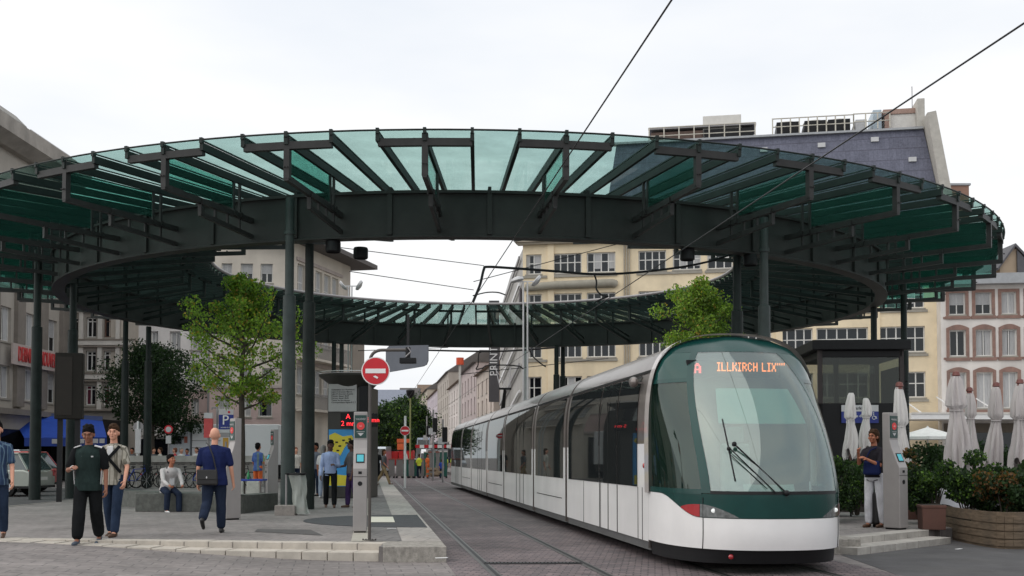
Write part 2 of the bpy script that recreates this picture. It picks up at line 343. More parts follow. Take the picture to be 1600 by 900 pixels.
# drain grate in front of the tram
q=P(833,881,0); dg=MB()
for i in range(26): dg.box((q.x-.66+i*.053,q.y,.012),(.034,.16,.01))
dg.box((q.x,q.y+.1,.012),(1.42,.03,.01)); dg.box((q.x,q.y-.1,.012),(1.42,.03,.01))
tag(dg.build('drain_grate',M['dark']),'long narrow dark metal drain grate set in the cobbles in front of the tram','drain grate')
# ---------------------------------------------------------------- ring canopy
NR=114; DP=2*PI/NR; Ro,Ri,RB0,RB1=18.38,9.75,14.45,14.85; GZ=8.63
RC=(-1.43,41.3)
ring=thing('ring_canopy','large circular green glass canopy on dark steel columns over the tram stop','canopy',(RC[0],RC[1],0))
ring.rotation_euler=(math.atan(.009),math.atan(.0029),0)
def pol(r,a,z): return Vector((r*math.sin(a),-r*math.cos(a),z))   # angle 0 = towards the camera
PH0=-.245                     # a rafter of phase 0
glass=glassmat('green_canopy_glass',(.73,.88,.85),.01,.04,(.16,.25,.23),.955,.12)
glass2=glassmat('green_side_glass',(.52,.80,.74),.02,.04,(.06,.16,.13),.9,.1)
b=MB()
nseg=3
for i in range(nseg):
    A=-DP/2+.002+(DP-.004)*i/nseg; B=-DP/2+.002+(DP-.004)*(i+1)/nseg
    vs=[pol(Ri,A,GZ),pol(Ri,B,GZ),pol(Ro,B,GZ),pol(Ro,A,GZ)]
    b.add(vs+[v+Vector((0,0,.014)) for v in vs],[(0,1,2,3),(7,6,5,4),(0,4,5,1),(2,6,7,3)]+([(0,3,7,4)] if i==0 else [])+([(1,5,6,2)] if i==nseg-1 else []))
panem=b.mesh('glass_pane',glass)
b=MB(); b.bar(pol(Ri+.03,0,GZ-.11),pol(Ro-.02,0,GZ-.11),.085,.17); b.box(pol(Ro-.03,0,GZ+.02),(.07,.09,.12)); b.box(pol(Ri+.03,0,GZ+.02),(.07,.09,.12)); b.bar(pol(Ri+.03,0,GZ+.025),pol(Ro-.02,0,GZ+.025),.06,.02)
raftm=b.mesh('rafter',M['steel'])
def spin(mesh,name,ang): return use(mesh,name,ring,(0,0,0),ang)
order=sorted(range(NR),key=lambda k:abs(((PH0+k*DP+PI)%(2*PI))-PI))
far=order[100:]
for k in order[:100]:
    spin(panem,'glass_pane',PH0+(k+.5)*DP); spin(raftm,'rafter',PH0+k*DP)
def merged(mesh,angs,name,m):
    b=MB()
    for a in angs:
        c,s_=math.cos(a),math.sin(a)
        b.add([(v.co.x*c-v.co.y*s_,v.co.x*s_+v.co.y*c,v.co.z) for v in mesh.vertices],[tuple(p.vertices) for p in mesh.polygons])
    o=b.build(name,m,ring); o['kind']='stuff'; return o
merged(panem,[PH0+(k+.5)*DP for k in far],'far_glass_panes',glass)
merged(raftm,[PH0+k*DP for k in far],'far_rafters',M['steel'])
def ringtube(r,z,rad,name,m,n=8,seg=180): b=MB(); b.tube([pol(r,2*PI*i/seg,z) for i in range(seg)],rad,n,closed=True); return b.build(name,m,ring,True)
ringtube(Ro,GZ+.03,.022,'edge_rail',M['steel'])
ringtube(Ri-.02,GZ+.03,.06,'inner_edge_rail',M['grey'])
# ring beam
b=MB(); seg=156; prof=[(RB0,7.06),(RB1,7.06),(RB1,7.1),(RB1-.04,7.12),(RB1-.04,8.12),(RB1+.05,8.13),(RB1+.05,8.2),(RB0-.05,8.2),(RB0-.05,8.13),(RB0+.04,8.12),(RB0+.04,7.12),(RB0,7.1)]
n=len(prof)
for i in range(seg): b.v+=[tuple(pol(r,2*PI*i/seg,z)) for r,z in prof]
b.f=[(i*n+j,i*n+(j+1)%n,((i+1)%seg)*n+(j+1)%n,((i+1)%seg)*n+j) for i in range(seg) for j in range(n)]; b.m=[0]*len(b.f)
bm_=mat('ring_beam_steel',(.029,.031,.029),.55,0,.3,.9,.1,30,.22,dirt=.12)
b.build('ring_beam',bm_,ring,True)
b=MB(); b.bar(pol(RB1,0,7.12),pol(RB1,0,8.14),.12,.06,up=pol(1,0,0)); b.bar(pol(RB0,0,7.12),pol(RB0,0,8.14),.1,.05,up=pol(1,0,0)); b.bar(pol(RB0,0,8.25),pol(RB1,0,8.25),.08,.1)
stm=b.mesh('stiffener',bm_)
for i in range(38): spin(stm,'stiffener',PH0+(3*i+2.5)*DP)
# outer and inner fins, one per three rafters
b=MB(); t=.13
b.bar(pol(Ro-.12,0,GZ-.02),pol(Ro-.12,0,7.70),t,t,up=(0,1,0))
b.bar(pol(Ro-.06,0,7.72),pol(RB1,0,7.62),t*.8,t,)
b.bar(pol(16.95,0,7.66),pol(16.95,0,7.36),.1,.1,up=(0,1,0))
b.bar(pol(17.0,0,7.38),pol(RB1,0,7.22),.08,.11)
for r in (16.4,15.9,15.4): b.bar(pol(r,0,7.7),pol(r,0,7.3),.05,.05,up=(0,1,0))
for r in (15.65,15.4): b.bar(pol(r,0,7.62),pol(r,0,8.46),.06,.06,up=(0,1,0))
L=[pol(Ro-.12,-DP,GZ-.21),pol(Ro-.12,0,GZ-.21),pol(Ro-.12,DP,GZ-.21)]
b.bar(L[0],L[1],.13,.16); b.bar(L[1],L[2],.13,.16)
for r_ in (15.4,15.65,16.95): b.box(pol(r_,0,7.66),(.17,.1,.12))
for t_ in (-.055,.055): b.cyl(pol(Ro-.03,0,7.95)+Vector((t_*.6,-.03,0)),pol(Ro-.07,0,7.95)+Vector((t_*.6,-.03,0)),.018,n=6)
finm=b.mesh('outer_bracket',mat('bracket_steel',(.030,.030,.029),.5,0,.25,3,.05,spec=.25))
g_=MB(); g_.span((-.008,-(Ro-.2),7.78),(.008,-15.7,GZ-.22)); fg=g_.mesh('side_pane',glass2)
b=MB()
b.bar(pol(Ri+.95,0,GZ-.1),pol(Ri+.95,0,7.78),.1,.1,up=(0,1,0))
b.bar(pol(Ri+.9,0,7.82),pol(RB0,0,7.2),.09,.12)
b.bar(pol(Ri+1.0,0,8.02),pol(RB0,0,7.45),.05,.06)
b.bar(pol(12.6,0,8.46),pol(12.6,0,7.6),.07,.07,up=(0,1,0))
for r in (11.3,12.0,13.2): b.bar(pol(r,0,7.7),pol(r,0,7.95-.24*(r-10.7)/1),.03,.03,up=(0,1,0))
L=[pol(Ri+.95,-DP,GZ-.21),pol(Ri+.95,0,GZ-.21),pol(Ri+.95,DP,GZ-.21)]
b.bar(L[0],L[1],.1,.1); b.bar(L[1],L[2],.1,.1)
finim=b.mesh('inner_bracket',M['steel'])
for i in range(38):
    a=PH0+(3*i+1)*DP          # middle rafter of a group: phase fixed below
    a-=0*DP
    o=spin(finm,'outer_bracket',a); use(fg,'side_pane',o); spin(finim,'inner_bracket',a)
# columns: thick lower half, slim upper half; (photo u, depth-guess by radius, inside/outside)
def column(u,Y,zt,lt=False,r0=.155,r1=.11,zk=5.6,kn=True):
    x=PX(u,Y,4)-RC[0]; y=Y-RC[1]; b=MB()
    b.cyl((x,y,PLZ-.1),(x,y,zk),r0+.02,r0,20); b.cyl((x,y,zk),(x,y,zk+.02),r0,r1,20); b.cyl((x,y,zk),(x,y,zt),r1,r1,16)
    b.cyl((x,y,PLZ-.05),(x,y,PLZ+.05),r0+.07,r0+.05,20)
    if lt: # capital on the outer columns: collar and short bracket to the beam
        b.cyl((x,y,zt-.9),(x,y,zt-.8),r1+.03,r1+.03,16)
    b.build('column',M['steel_lt'] if lt else M['steel'],ring,True)
for u,r,side,zt,lt in ((451,15.35,-1,8.0,True),(482,14.1,-1,7.1,False),(1193,15.4,-1,7.9,True),(1151,14.2,-1,7.1,False),
                      (57,15.6,-1,8.0,False),(113,14.2,-1,7.1,False),(1365,14.2,0,7.1,False),(1412,15.5,0,8.0,False),
                      (195,15.6,0,8.0,False),(231,14.2,0,7.1,False),(521,14.2,1,7.1,False),(533,15.4,1,8,True),(869,14.2,1,7.1,False),(879,15.4,1,7.9,False)):
    # intersect the pixel ray with the circle of radius r round the ring centre
    k=(u-800)/F; A=1+k*k; B=-2*(RC[1]+k*RC[0]); C=RC[0]**2+RC[1]**2-r*r; D=B*B-4*A*C
    D=max(D,0); near=(-B-math.sqrt(D))/(2*A); fa=(-B+math.sqrt(D))/(2*A)
    Y={-1:near,1:fa,0:-B/(2*A) if u>1000 else fa}[side]
    if u in(57,): Y=33.6
    if u==113: Y=34.6
    if u in (195,231): Y=47
    if u in (1365,1412): Y=39.6
    column(u,Y,zt,lt)
for u,Y in ((563,27.9),(1072,28.0),(520,27.0),(1170,28.8)):
    x=PX(u,Y,7)-RC[0]; y=Y-RC[1]; b=MB(); b.lathe([(.03,.12),(.17,.12),(.19,.08),(.19,-.14),(.165,-.17),(.16,-.12),(.02,-.1)],20,(x,y,6.93)); b.build('downlight',M['black'],ring,True)
for o in (ring,): pass
# ---------------------------------------------------------------- tram
TK=.131; TA=math.atan(TK)
NOSE=Vector((5.40-TK*14.15,14.15,0))
tram=thing('tram','long articulated silver and white tram with green curved cab and big windscreen','tram',NOSE,TA)
PR=[(1.25,0),(1.25,1.9),(1.243,2.25),(1.215,2.55),(1.16,2.8),(1.07,3.0),(.91,3.17),(.66,3.28),(.37,3.335),(0,3.35)]
def prof(h):
    if h<=1.9: return 1.25
    for (x0,h0),(x1,h1) in zip(PR[1:],PR[2:]):
        if h<=h1+1e-9: t=(h-h0)/(h1-h0); return x0+(x1-x0)*t
    return 0
def Wn(h): 
    if h<1.1: return 1.27
    t=(h-1.1)/2.28; return 1.27*max(0,1-min(t,1)**2.3)**.55
def Fn(h):
    if h<.6: return 2.0+.12*math.sin(max(h-.1,0)/.5*PI/2)
    if h<1.05: return 2.12
    t=min((h-1.05)/2.32,1); return 2.12*max(0,1-t**1.38)**.80
def Sn(a,h,off=0.):
    sa,ca=math.sin(a),math.cos(a); Fh=Fn(h); s_=min(1,abs(sa))**7; W=Wn(h)*(1-s_)+(prof(min(h,3.3499))+.012)*s_
    p=Vector((W*math.copysign(abs(sa)**.82,sa),2.15-Fh*max(ca,0)**.78,h))
    if off:
        e=.01; a=max(-1.54,min(1.54,a)); n=(Sn(a+e,h)-Sn(a-e,h)).cross(Sn(a,h+e)-Sn(a,h-e)).normalized()
        if n.dot(Vector((p.x,p.y-2.3,p.z-1.4)))<0: n=-n
        p=p+n*off
    return p
def patch(name,al,ar,hl,hh,m,nu=16,nv=16,off=0.,thick=.02,parent=None,mb=None):
    """surface patch between a=al(h)..ar(h) and h=hl(a)..hh(a), in degrees / metres, with real thickness"""
    b=mb or MB()
    def f(u,v,o):
        am=R(al(1.8)+(ar(1.8)-al(1.8))*u); h=hl(am)+(hh(am)-hl(am))*v; a=R(al(h)+(ar(h)-al(h))*u); h=hl(a)+(hh(a)-hl(a))*v
        return Sn(a,h,o)
    n0=len(b.v); vs=[f(i/nu,j/nv,off) for j in range(nv+1) for i in range(nu+1)]; K=len(vs)
    vs+=[f(i/nu,j/nv,off-thick) for j in range(nv+1) for i in range(nu+1)]
    w=nu+1; fs=[(j*w+i,j*w+i+1,(j+1)*w+i+1,(j+1)*w+i) for j in range(nv) for i in range(nu)]
    fs+=[tuple(K+x for x in q[::-1]) for q in fs[:]]
    for i in range(nu): fs+=[(i+1,i,K+i,K+i+1),(nv*w+i,nv*w+i+1,K+nv*w+i+1,K+nv*w+i)]
    for j in range(nv): fs+=[(j*w,(j+1)*w,K+(j+1)*w,K+j*w),((j+1)*w+nu,j*w+nu,K+j*w+nu,K+(j+1)*w+nu)]
    b.add(vs,fs)
    return b if mb else b.build(name,m,parent or tram,True)
C=lambda v:(lambda *_:v)
green=mat('dark_green_paint',(.004,.042,.037),.24,0,.15,2,spec=.3,coat=.08)
twhite=mat('tram_white_paint',(.80,.785,.775),.3,0,.05,1.5,coat=.3,dirt=.16)
tsilver=mat('tram_silver_brown_paint',(.20,.175,.163),.30,.45,.12,2,coat=.25,dirt=.2)
tglass=glassmat('windscreen_glass',(.66,.78,.74),.15,.012,(.03,.05,.05),.97)
sglass=glassmat('tram_side_glass',(.22,.26,.25),.16,.015,(.012,.014,.014),.75)
def c2(a): return .74+.30*sstep((abs(math.degrees(a))-46)/34)
Aw=lambda h:39+15*max(0,(h-1.08)/2)**1.6
Ap=lambda h:Aw(h)+6
nA=lambda f:(lambda h:-f(h))
patch('bumper',C(-90),C(90),C(.33),c2,twhite,60,8,0,.03)
patch('skirt',C(-90),C(90),C(.13),C(.325),M['black'],48,3,-.05,.03)
patch('lower_green_band',C(-89),C(89),lambda a:c2(a)+.006,lambda a:max(1.06,c2(a)+.02),green,60,6,0,.03)
patch('windscreen',nA(Aw),Aw,C(1.10),C(3.08),tglass,28,28,0,.008)
b=MB()   # painted frame round the glass
for s in (-1,1):
    f1=(lambda h:s*Aw(h)); f2=(lambda h:s*Ap(h))
    patch('',f1,f2,C(1.07),C(3.08),None,4,26,.004,.04,mb=b)
    patch('',f2,C(s*89),C(2.62),C(2.68),None,14,2,.004,.04,mb=b)
    patch('',f2,C(s*89),C(1.05),C(1.12),None,14,2,.004,.04,mb=b)
patch('',C(-89.5),C(89.5),C(3.08),C(3.355),None,50,8,.002,.04,mb=b)
b.build('green_frame',green,tram,True)
patch('windscreen_seal',nA(Aw),Aw,C(1.06),C(1.10),M['black'],28,2,.006,.03)
for s in (-1,1):
    f2=(lambda h,s=s:s*Ap(h))
    patch('cab_side_window',f2,C(s*87),C(1.12),C(2.62),sglass if 0 else glassmat('cab_side_glass',(.45,.58,.52),.05,.015,(.02,.05,.04),.9),14,18,0,.008)
    patch('upper_quarter_panel',f2,C(s*88.5),C(2.68),C(3.08),mat('dark_green_tinted_glass',(.006,.05,.043),.08,0,.05,spec=.3,coat=.15),12,8,0,.02)
    hl=lambda a:c2(a)+.012
    def hh(a,s=s):
        t=(abs(math.degrees(a))-22)/26; return c2(a)+.014+.17*max(0,math.sin(PI*min(max(t*.5,0),.5)))**.9
    patch('headlight',C(s*22),C(s*46),hl,hh,mat('headlight_lens',(.16,.17,.17),.08,.3,.5,14,coat=1),14,6,.006,.012)
    patch('tail_light',C(s*46.3),C(s*60),lambda a:c2(a)+.012,lambda a:c2(a)+.013+max(.004,.165*(1-((abs(math.degrees(a))-46)/14.5)**2)),mat('red_lens',(.35,.015,.02),.15,0,.05,coat=1),10,5,.006,.012)
    p=Sn(R(s*37),.84,.008); b=MB(); b.ell(p,(.035,.012,.03)); b.build('lamp_bulb',emis('lamp_bulb_white',(.9,.92,.9),.25),tram,True)
b=MB()
for s in (-1,1): b.tube([Sn(R(s*44),.33+i*.04,.003) for i in range(18)],.006,5)
b.build('panel_seam',M['black'],tram,True)
b=MB(); b.ell(Sn(R(-26),.24,0),(.035,.02,.035)); b.build('marker_lamp',mat('red_lens',(0,0,0)),tram,True)
# silver rim where the cab meets the body
def ppts(h0,h1,n=40,off=0.):
    """points along the profile (right side) from height h0 up over the roof and down the other side"""
    pts=[]
    full=[(1.2,h0)]+[(x,h) for x,h in PR if h>h0]
    half=[(x,h) for x,h in full]; return half
sect=[(1.25,.2)]+PR[1:]; sect=sect+[(-x,h) for x,h in sect[-2::-1]]
def band(mb,y0,y1,off,m=0,s_=None,thick=.0):
    sc_=s_ or sect; n=len(sc_)
    def o(p): x,h=p; d=Vector((x,(h-1.7))); d.normalize(); return (x+d.x*off,h+d.y*off)
    vs=[(o(p)[0],y0,o(p)[1]) for p in sc_]+[(o(p)[0],y1,o(p)[1]) for p in sc_]
    mb.add(vs,[(i,i+1,n+i+1,n+i) for i in range(n-1)],m)
fine=[]
for (x0,h0),(x1,h1) in zip(sect,sect[1:]):
    for i in range(4): t=i/4; fine.append((x0+(x1-x0)*t,h0+(h1-h0)*t))
fine.append(sect[-1])
def smooths(pts,k=3):
    for _ in range(k): pts=[pts[0]]+[((a[0]+2*b_[0]+c[0])/4,(a[1]+2*b_[1]+c[1])/4) for a,b_,c in zip(pts,pts[1:],pts[2:])]+[pts[-1]]
    return pts
fine=smooths(fine)
up=[p for p in fine if p[1]>.9]
b=MB(); band(b,2.02,2.26,.045,s_=up); band(b,2.02,2.021,.02,s_=up); 
n=len(up); o_=lambda p,f:(p[0]*f,p[1])
b.build('cab_rim',mat('cab_rim_silver',(.55,.51,.49),.3,.3,.05,coat=.5),tram,True)
# body sections
cuts=[2.2,9.0,13.6,19.7,24.6,30.5,35.3,41.6]
for i,(y0,y1) in enumerate(zip(cuts,cuts[1:])):
    sec=thing('car_section',None,None,(0,0,0)); sec.parent=tram
    a,e=y0+(.1 if i else 0),y1-.1
    lo=[p for p in fine if p[1]<=1.76 and p[0]>0]; 
    def cutp(lo_,hi_): # portion of right profile between heights
        pts=[(prof(lo_),lo_)]+[p for p in fine[:len(fine)//2+1] if lo_<p[1]<hi_]+[(prof(hi_),hi_)]; return pts
    b=MB()
    for sgn in (1,-1):
        c=[(sgn*x,h) for x,h in cutp(.3,1.75)]; band(b,a,e,0,0,c)
    b.build('lower_panel',twhite,sec,True)
    mid=cutp(1.75,3.33); c=mid+[(-x,h) for x,h in mid[::-1]]
    b=MB(); band(b,a,e,0,0,c)
    if i==6: # rear end closed with a rounded cap
        pass
    for yy in (a,e): b.add([(x,yy,h) for x,h in fine],[tuple(range(len(fine)))])
    b.build('roof_shell',tsilver,sec,True)
    b=MB()
    for sgn in (1,-1): b.span((sgn*1.22,a,.17),(sgn*1.18,e,.32))
    b.build('side_skirt',mat('skirt_grey',(.10,.10,.10),.6),sec)
    # windows with doors
    def glassp(y0_,y1_,name='window',z0=1.1,z1=2.8,side=-1):
        b=MB(); c=[(side*x,h) for x,h in cutp(z0,z1)]; band(b,y0_,y1_,.01,0,c); o=b.build(name,glassmat('tram_side_window',(.1,.1,.1),.13,.02,(.014,.016,.017),.0,0,.45),sec,True); return o
    Lc=e-a
    if i%2==0:
        for sgn in (-1,1):
            glassp(a+.65 if i==0 else a+.25,a+2.0 if i==0 else a+1.65,side=sgn); 
            d0=a+2.06 if i==0 else a+1.72; d1=d0+1.35
            for j in range(2):
                q0=d0+j*.68; q1=q0+.665
                glassp(q0,q1,'door_window',side=sgn)
            glassp(d1+.07,e-.22,side=sgn)
            b=MB()
            for yy in (d0-.03,d0+.67,d1+.02): b.span((sgn*1.251,yy-.012,.3),(sgn*1.259,yy+.012,2.5))
            if i==0:
                for yy in (.35,.62,3.35,4.9): b.span((sgn*1.251,a+yy-.008,.3),(sgn*1.256,a+yy+.008,1.09))
            b.build('door_seam',M['rubber'],sec)
    else:
        for sgn in (-1,1):
            glassp(a+.25,e-.3,side=sgn)
            b=MB(); b.span((sgn*1.251,a+.4,.66),(sgn*1.257,e-.5,.675)); b.build('panel_seam',M['rubber'],sec)
    for sgn in (-1,1):
        b=MB(); c=[(sgn*x,h) for x,h in cutp(2.82,2.86)]; band(b,a+.05,e-.05,.012,0,c); b.build('roof_seam',M['rubber'],sec,True)
    if i<6:
        g=MB(); inner=[(x*.955,h*.985 if h>1 else h) for x,h in fine]; n=len(inner)
        g.add([(x,e-.02,h) for x,h in inner]+[(x,y1+.12,h) for x,h in inner],[(k,k+1,n+k+1,n+k) for k in range(n-1)]); g.build('gangway_bellows',M['rubber'],tram,True)
# underframe
b=MB(); b.span((-1.0,1.2,.12),(1.0,41.3,.4)); b.build('underframe',M['black'],tram)
# mirrors/camera pod
b=MB(); b.ell((-1.33,2.75,2.7),(.07,.13,.085)); b.bar((-1.1,2.75,2.68),(-1.33,2.75,2.7),.03); b.build('mirror_pod',tsilver,tram,True)
b=MB(); b.ell((-1.265,2.4,1.42),(.02,.04,.04)); b.build('side_lamp',mat('red_lens',(0,0,0)),tram,True)
# roof equipment ridge, pantograph
b=MB(); b.span((-.5,9.5,3.18),(.5,13,3.3)); b.span((-.5,20,3.18),(.5,24,3.3)); b.build('roof_box',M['grey'],tram,bevel=.04)
pg=thing('pantograph',None,None,(0,29.8,3.2)); pg.parent=tram
b=MB(); b.tube([(0,.6,0),(0,-.35,1.05)],[.1,.06],8,1); b.bar((-.25,-.35,1.07),(.25,-.35,1.07),.1,.08,1)
for s in (-1,1):
    b.tube([(s*.2,-.35,1.1),(s*.3,.4,2.0)],.018,6,0); b.tube([(s*.1,-.35,1.1),(-s*.35,.4,2.0)],.014,6,0)
b.tube([(-.85,.4,1.93),(-.7,.4,2.04),(-.3,.4,2.08),(.3,.4,2.08),(.7,.4,2.04),(.85,.4,1.93)],.03,6,1)
b.build('arm',[M['grey'],M['black']],pg,True)
# cab interior
b=MB(); b.prism([(.35,.78),(.42,1.04),(1.1,1.0),(1.1,.78)],-.62,.62,ax='x'); b.build('dashboard',mat('cab_dash',(.10,.12,.11),.5),tram)
b=MB(); b.span((-1.1,3.0,.4),(1.1,3.06,2.9)); b.span((-.9,1.1,.36),(.9,3.0,.4)); b.build('cab_partition',mat('cab_wall',(.05,.075,.06),.6,0,.1,1),tram)
b=MB(); b.span((-.2,1.6,.9),(.35,2.1,1.0)); b.span((-.15,2.1,.95),(.3,2.22,1.75)); b.span((-.06,2.1,1.76),(.2,2.2,2.0)); b.build('driver_seat',mat('seat_cloth',(.5,.53,.53),.8),tram,bevel=.04)
patch('sun_blind',C(-30),C(34),C(2.08),C(2.6),mat('pale_blind',(.30,.47,.44),.7,0,.05),12,6,-.12,.01)
patch('cab_console',C(-20),C(12),C(1.12),C(1.3),mat('pale_console',(.55,.56,.54),.6,0,.05),12,4,-.3,.05)
# destination display: dot-matrix letters
G5={'I':['111','010','010','010','010','010','111'],'L':['1000','1000','1000','1000','1000','1000','1111'],'K':['1001','1001','1010','1100','1010','1001','1001'],'R':['1110','1001','1001','1110','1010','1001','1001'],'C':['0110','1001','1000','1000','1000','1001','0110'],'H':['1001','1001','1001','1111','1001','1001','1001'],'X':['1001','1001','0110','0110','0110','1001','1001'],' ':['00']*7,"'":['101','101','000','000','000','000','000'],'A':['001100','011110','110011','110011','111111','110011','110011']}
disp=thing('destination_display',None,None,(-.02,1.66,2.83),0); disp.parent=tram
b=MB(); b.box((-.08,.05,0),(1.4,.06,.25)); b.build('housing',M['black'],disp)
led=emis('led_orange',(1,.22,.05),3.0); led2=emis('led_red',(1,.10,.10),2.2)
def dots(s,x,z,px,m,name='led_text',bold=.82):
    b=MB()
    for ch in s:
        g=G5[ch]
        for r,row in enumerate(g):
            for c_,v in enumerate(row):
                if v=='1': b.box((x+c_*px,.0,z-r*px*1.12),(px*bold,.012,px*bold*1.12))
        x+=(len(g[0])+1)*px
    return b.build(name,m,disp)
dots("ILLKIRCH LIX''",-.33,.085,.0165,led); dots('A',-.68,.07,.019,led2,'line_letter')
# wiper: found by its pixels on the glass
def proj(p):
    d=p.y*CP+(p.z-CZ)*SP; v=-p.y*SP+(p.z-CZ)*CP
    return 800+F*p.x/d, YH-(F*v/d+F*TP)
MT=Matrix.Translation(NOSE)@Matrix.Rotation(TA,4,'Z')
def onS(u,v,off=.03):
    best=None; a0,a1,h0,h1=R(-80),R(80),1.0,3.1
    for it in range(4):
        for i in range(21):
            for j in range(21):
                a=a0+(a1-a0)*i/20; h=h0+(h1-h0)*j/20; q=proj(MT@Sn(a,h)); d=(q[0]-u)**2+(q[1]-v)**2
                if best is None or d<best[0]: best=(d,a,h)
        da=(a1-a0)/8; dh=(h1-h0)/8; a0,a1=best[1]-da,best[1]+da; h0,h1=best[2]-dh,best[2]+dh
    return Sn(best[1],best[2],off)
wp=MB(); p0=onS(1228,771,.03); p1=onS(1148,698,.07); wp.tube([p0,p1],.012,6); p2=onS(1212,771,.03); wp.tube([p2,onS(1143,706,.07)],.009,6); p3=onS(1190,762,.03)
wp.tube([onS(1198,765,.03),onS(1141,712,.05)],.006,6)
wp.tube([onS(1129,656,.015),onS(1139,702,.02),onS(1149,752,.015)],.011,6); wp.ell(p1,(.035,.035,.035)); wp.ell(onS(1140,704,.05),(.03,.03,.03)); wp.ell(p0,(.04,.04,.04))
wp.build('wiper',M['black'],tram,True)
# ---------------------------------------------------------------- buildings
def facade_frame(A,B):
    A=Vector(A);B=Vector(B);d=(B-A);L=d.length;d.normalize();return A,B,d,L
def fpx(A,B,u,v=None,h=6.):
    """pixel -> distance along the facade line A>B and height"""
    A,B,d,L=facade_frame(A,B); k=(u-800)/F
    # solve A.x+s d.x = k*(Y*CP+(h-CZ)*SP), Y=A.y+s d.y
    s=(k*(A.y*CP+(h-CZ)*SP)-A.x)/(d.x-k*d.y*CP); Y=A.y+s*d.y
    return s,(PH(v,Y) if v is not None else Y)
WM={}
def winmesh(w,h,cols,rows,style):
    """frame mesh and pane mesh for an opening w x h, origin lower left, front at y=.12 recessed"""
    key=(round(w,1),round(h,1),cols,tuple(rows),style)
    if key in WM: return WM[key],key
    w,h=key[0],key[1]; f=MB(); t=.07 if style[:5]!='cross' else .08
    fr=M['frame']
    if style=='brown': fr=mat('brown_shutter',(.12,.06,.04),.7)
    for x in (0,w-t): f.span((x,.16,0),(x+t,.24,h))
    for z in (0,h-t): f.span((t,.165,z),(w-t,.235,z+t))
    for i in range(1,cols): f.span((w*i/cols-t*.5,.17,t),(w*i/cols+t*.5,.23,h-t))
    for z in rows: f.span((t,.175,h*z-t*.4),(w-t,.225,h*z+t*.4))
    f.span((-.06,-.07,-.1),(w+.06,.16,-.01),1)
    fm=f.mesh('window',[fr,mat('sill_stone',(.30,.28,.24),.8,0,.1,4)])
    p=MB()
    if style=='shut': 
        n=int(h*.55/.07)
        for i in range(n): p.span((t,.15,h-.07*(i+1)),(w-t,.165,h-.07*i-.01),1)
    p.span((.02,.2,.02),(w-.02,.21,h-.02))
    if style in('curtain','curtain2'): 
        k=14
        for (x0,x1) in ((t,w*.42),(w*.58,w-t)) if style=='curtain' else ((t,w-t),):
            p.add([(x0+(x1-x0)*i/k,.185+.012*math.sin(i*2.4),z) for z in (.05,h-.05) for i in range(k+1)],[(i,i+1,k+2+i,k+1+i) for i in range(k)],1)
    if style in ('crossa','crossb'):
        for i in range(cols):
            if (i+len(style)+(style=='crossb'))%2: continue
            x0_=w*i/cols+t*.6; p.span((x0_,.188,h*(.55 if style=='crossa' else .2)),(w*(i+1)/cols-t*.6,.196,h-t),1)
    if style=='redcurtain':
        p.span((t,.185,t),(w*.45,.195,h-t),2)
    pm=p.mesh('pane',[M['pane'],mat('curtain_cloth',(.42,.42,.42),.9,0,.12,2,stretch=(8,1,1)),mat('wine_curtain',(.10,.012,.03),.9)])
    WM[key]=(fm,pm); return WM[key],key
def building(name,label,cat,A,B,H,depth,wall,wins,z0=0.,group=None,sidewalls=True,top=None,holes_back=True):
    """wins: list of (s0,z0,s1,z1,cols,rows,style)"""
    A,B,d,L=facade_frame(A,B); root=thing(name,label,cat,(A.x,A.y,0),math.atan2(d.y,d.x),group)
    wl=[]
    for (a,b_,c,e,cols,rows,st) in wins:
        w=round(c-a,1);h=round(e-b_,1); wl.append((a,b_,a+w,b_+h,cols,rows,st))
    xs=sorted(set([0,L]+[round(q,4) for t in wl for q in (t[0],t[2]) if 0<q<L])); zs=sorted(set([z0,H]+[round(q,4) for t in wl for q in (t[1],t[3]) if z0<q<H]))
    m=MB()
    def inside(x,z): return any(t[0]-1e-3<x<t[2]+1e-3 and t[1]-1e-3<z<t[3]+1e-3 for t in wl)
    for i in range(len(xs)-1):
        for j in range(len(zs)-1):
            if not inside((xs[i]+xs[i+1])/2,(zs[j]+zs[j+1])/2):
                m.add([(xs[i],0,zs[j]),(xs[i+1],0,zs[j]),(xs[i+1],0,zs[j+1]),(xs[i],0,zs[j+1])],[(0,1,2,3)])
    for t in wl:
        a,b_,c,e=t[:4]
        for q in (((a,0,b_),(a,.3,b_),(a,.3,e),(a,0,e)),((c,0,b_),(c,0,e),(c,.3,e),(c,.3,b_)),((a,0,e),(a,.3,e),(c,.3,e),(c,0,e)),((a,0,b_),(c,0,b_),(c,.3,b_),(a,.3,b_)),((a,.3,b_),(c,.3,b_),(c,.3,e),(a,.3,e))): m.add(q,[(0,1,2,3)],1 if q[0][1]==.3 and q[2][1]==.3 else 0)
    m.add([(0,0,z0),(0,depth,z0),(0,depth,H),(0,0,H)],[(0,1,2,3)]); m.add([(L,0,z0),(L,0,H),(L,depth,H),(L,depth,z0)],[(0,1,2,3)])
    m.add([(0,depth,z0),(L,depth,z0),(L,depth,H),(0,depth,H)],[(0,1,2,3)]); m.add([(0,0,H),(L,0,H),(L,depth,H),(0,depth,H)],[(0,1,2,3)])
    m.build('wall',[wall,M['black']],root)
    for (a,b_,c,e,cols,rows,st) in wl:
        (fm,pm),k=winmesh(c-a,e-b_,cols,rows,st); o=use(fm,'window',root,(a,0,b_)); use(pm,'pane',o)
    return root,L
def trim(root,name,m,*boxes,**k):
    for (x0,y0,z0,x1,y1,z1) in boxes:
        b=MB(); b.span((x0,y0,z0),(x1,y1,z1)); b.build(name,m,root,**k)
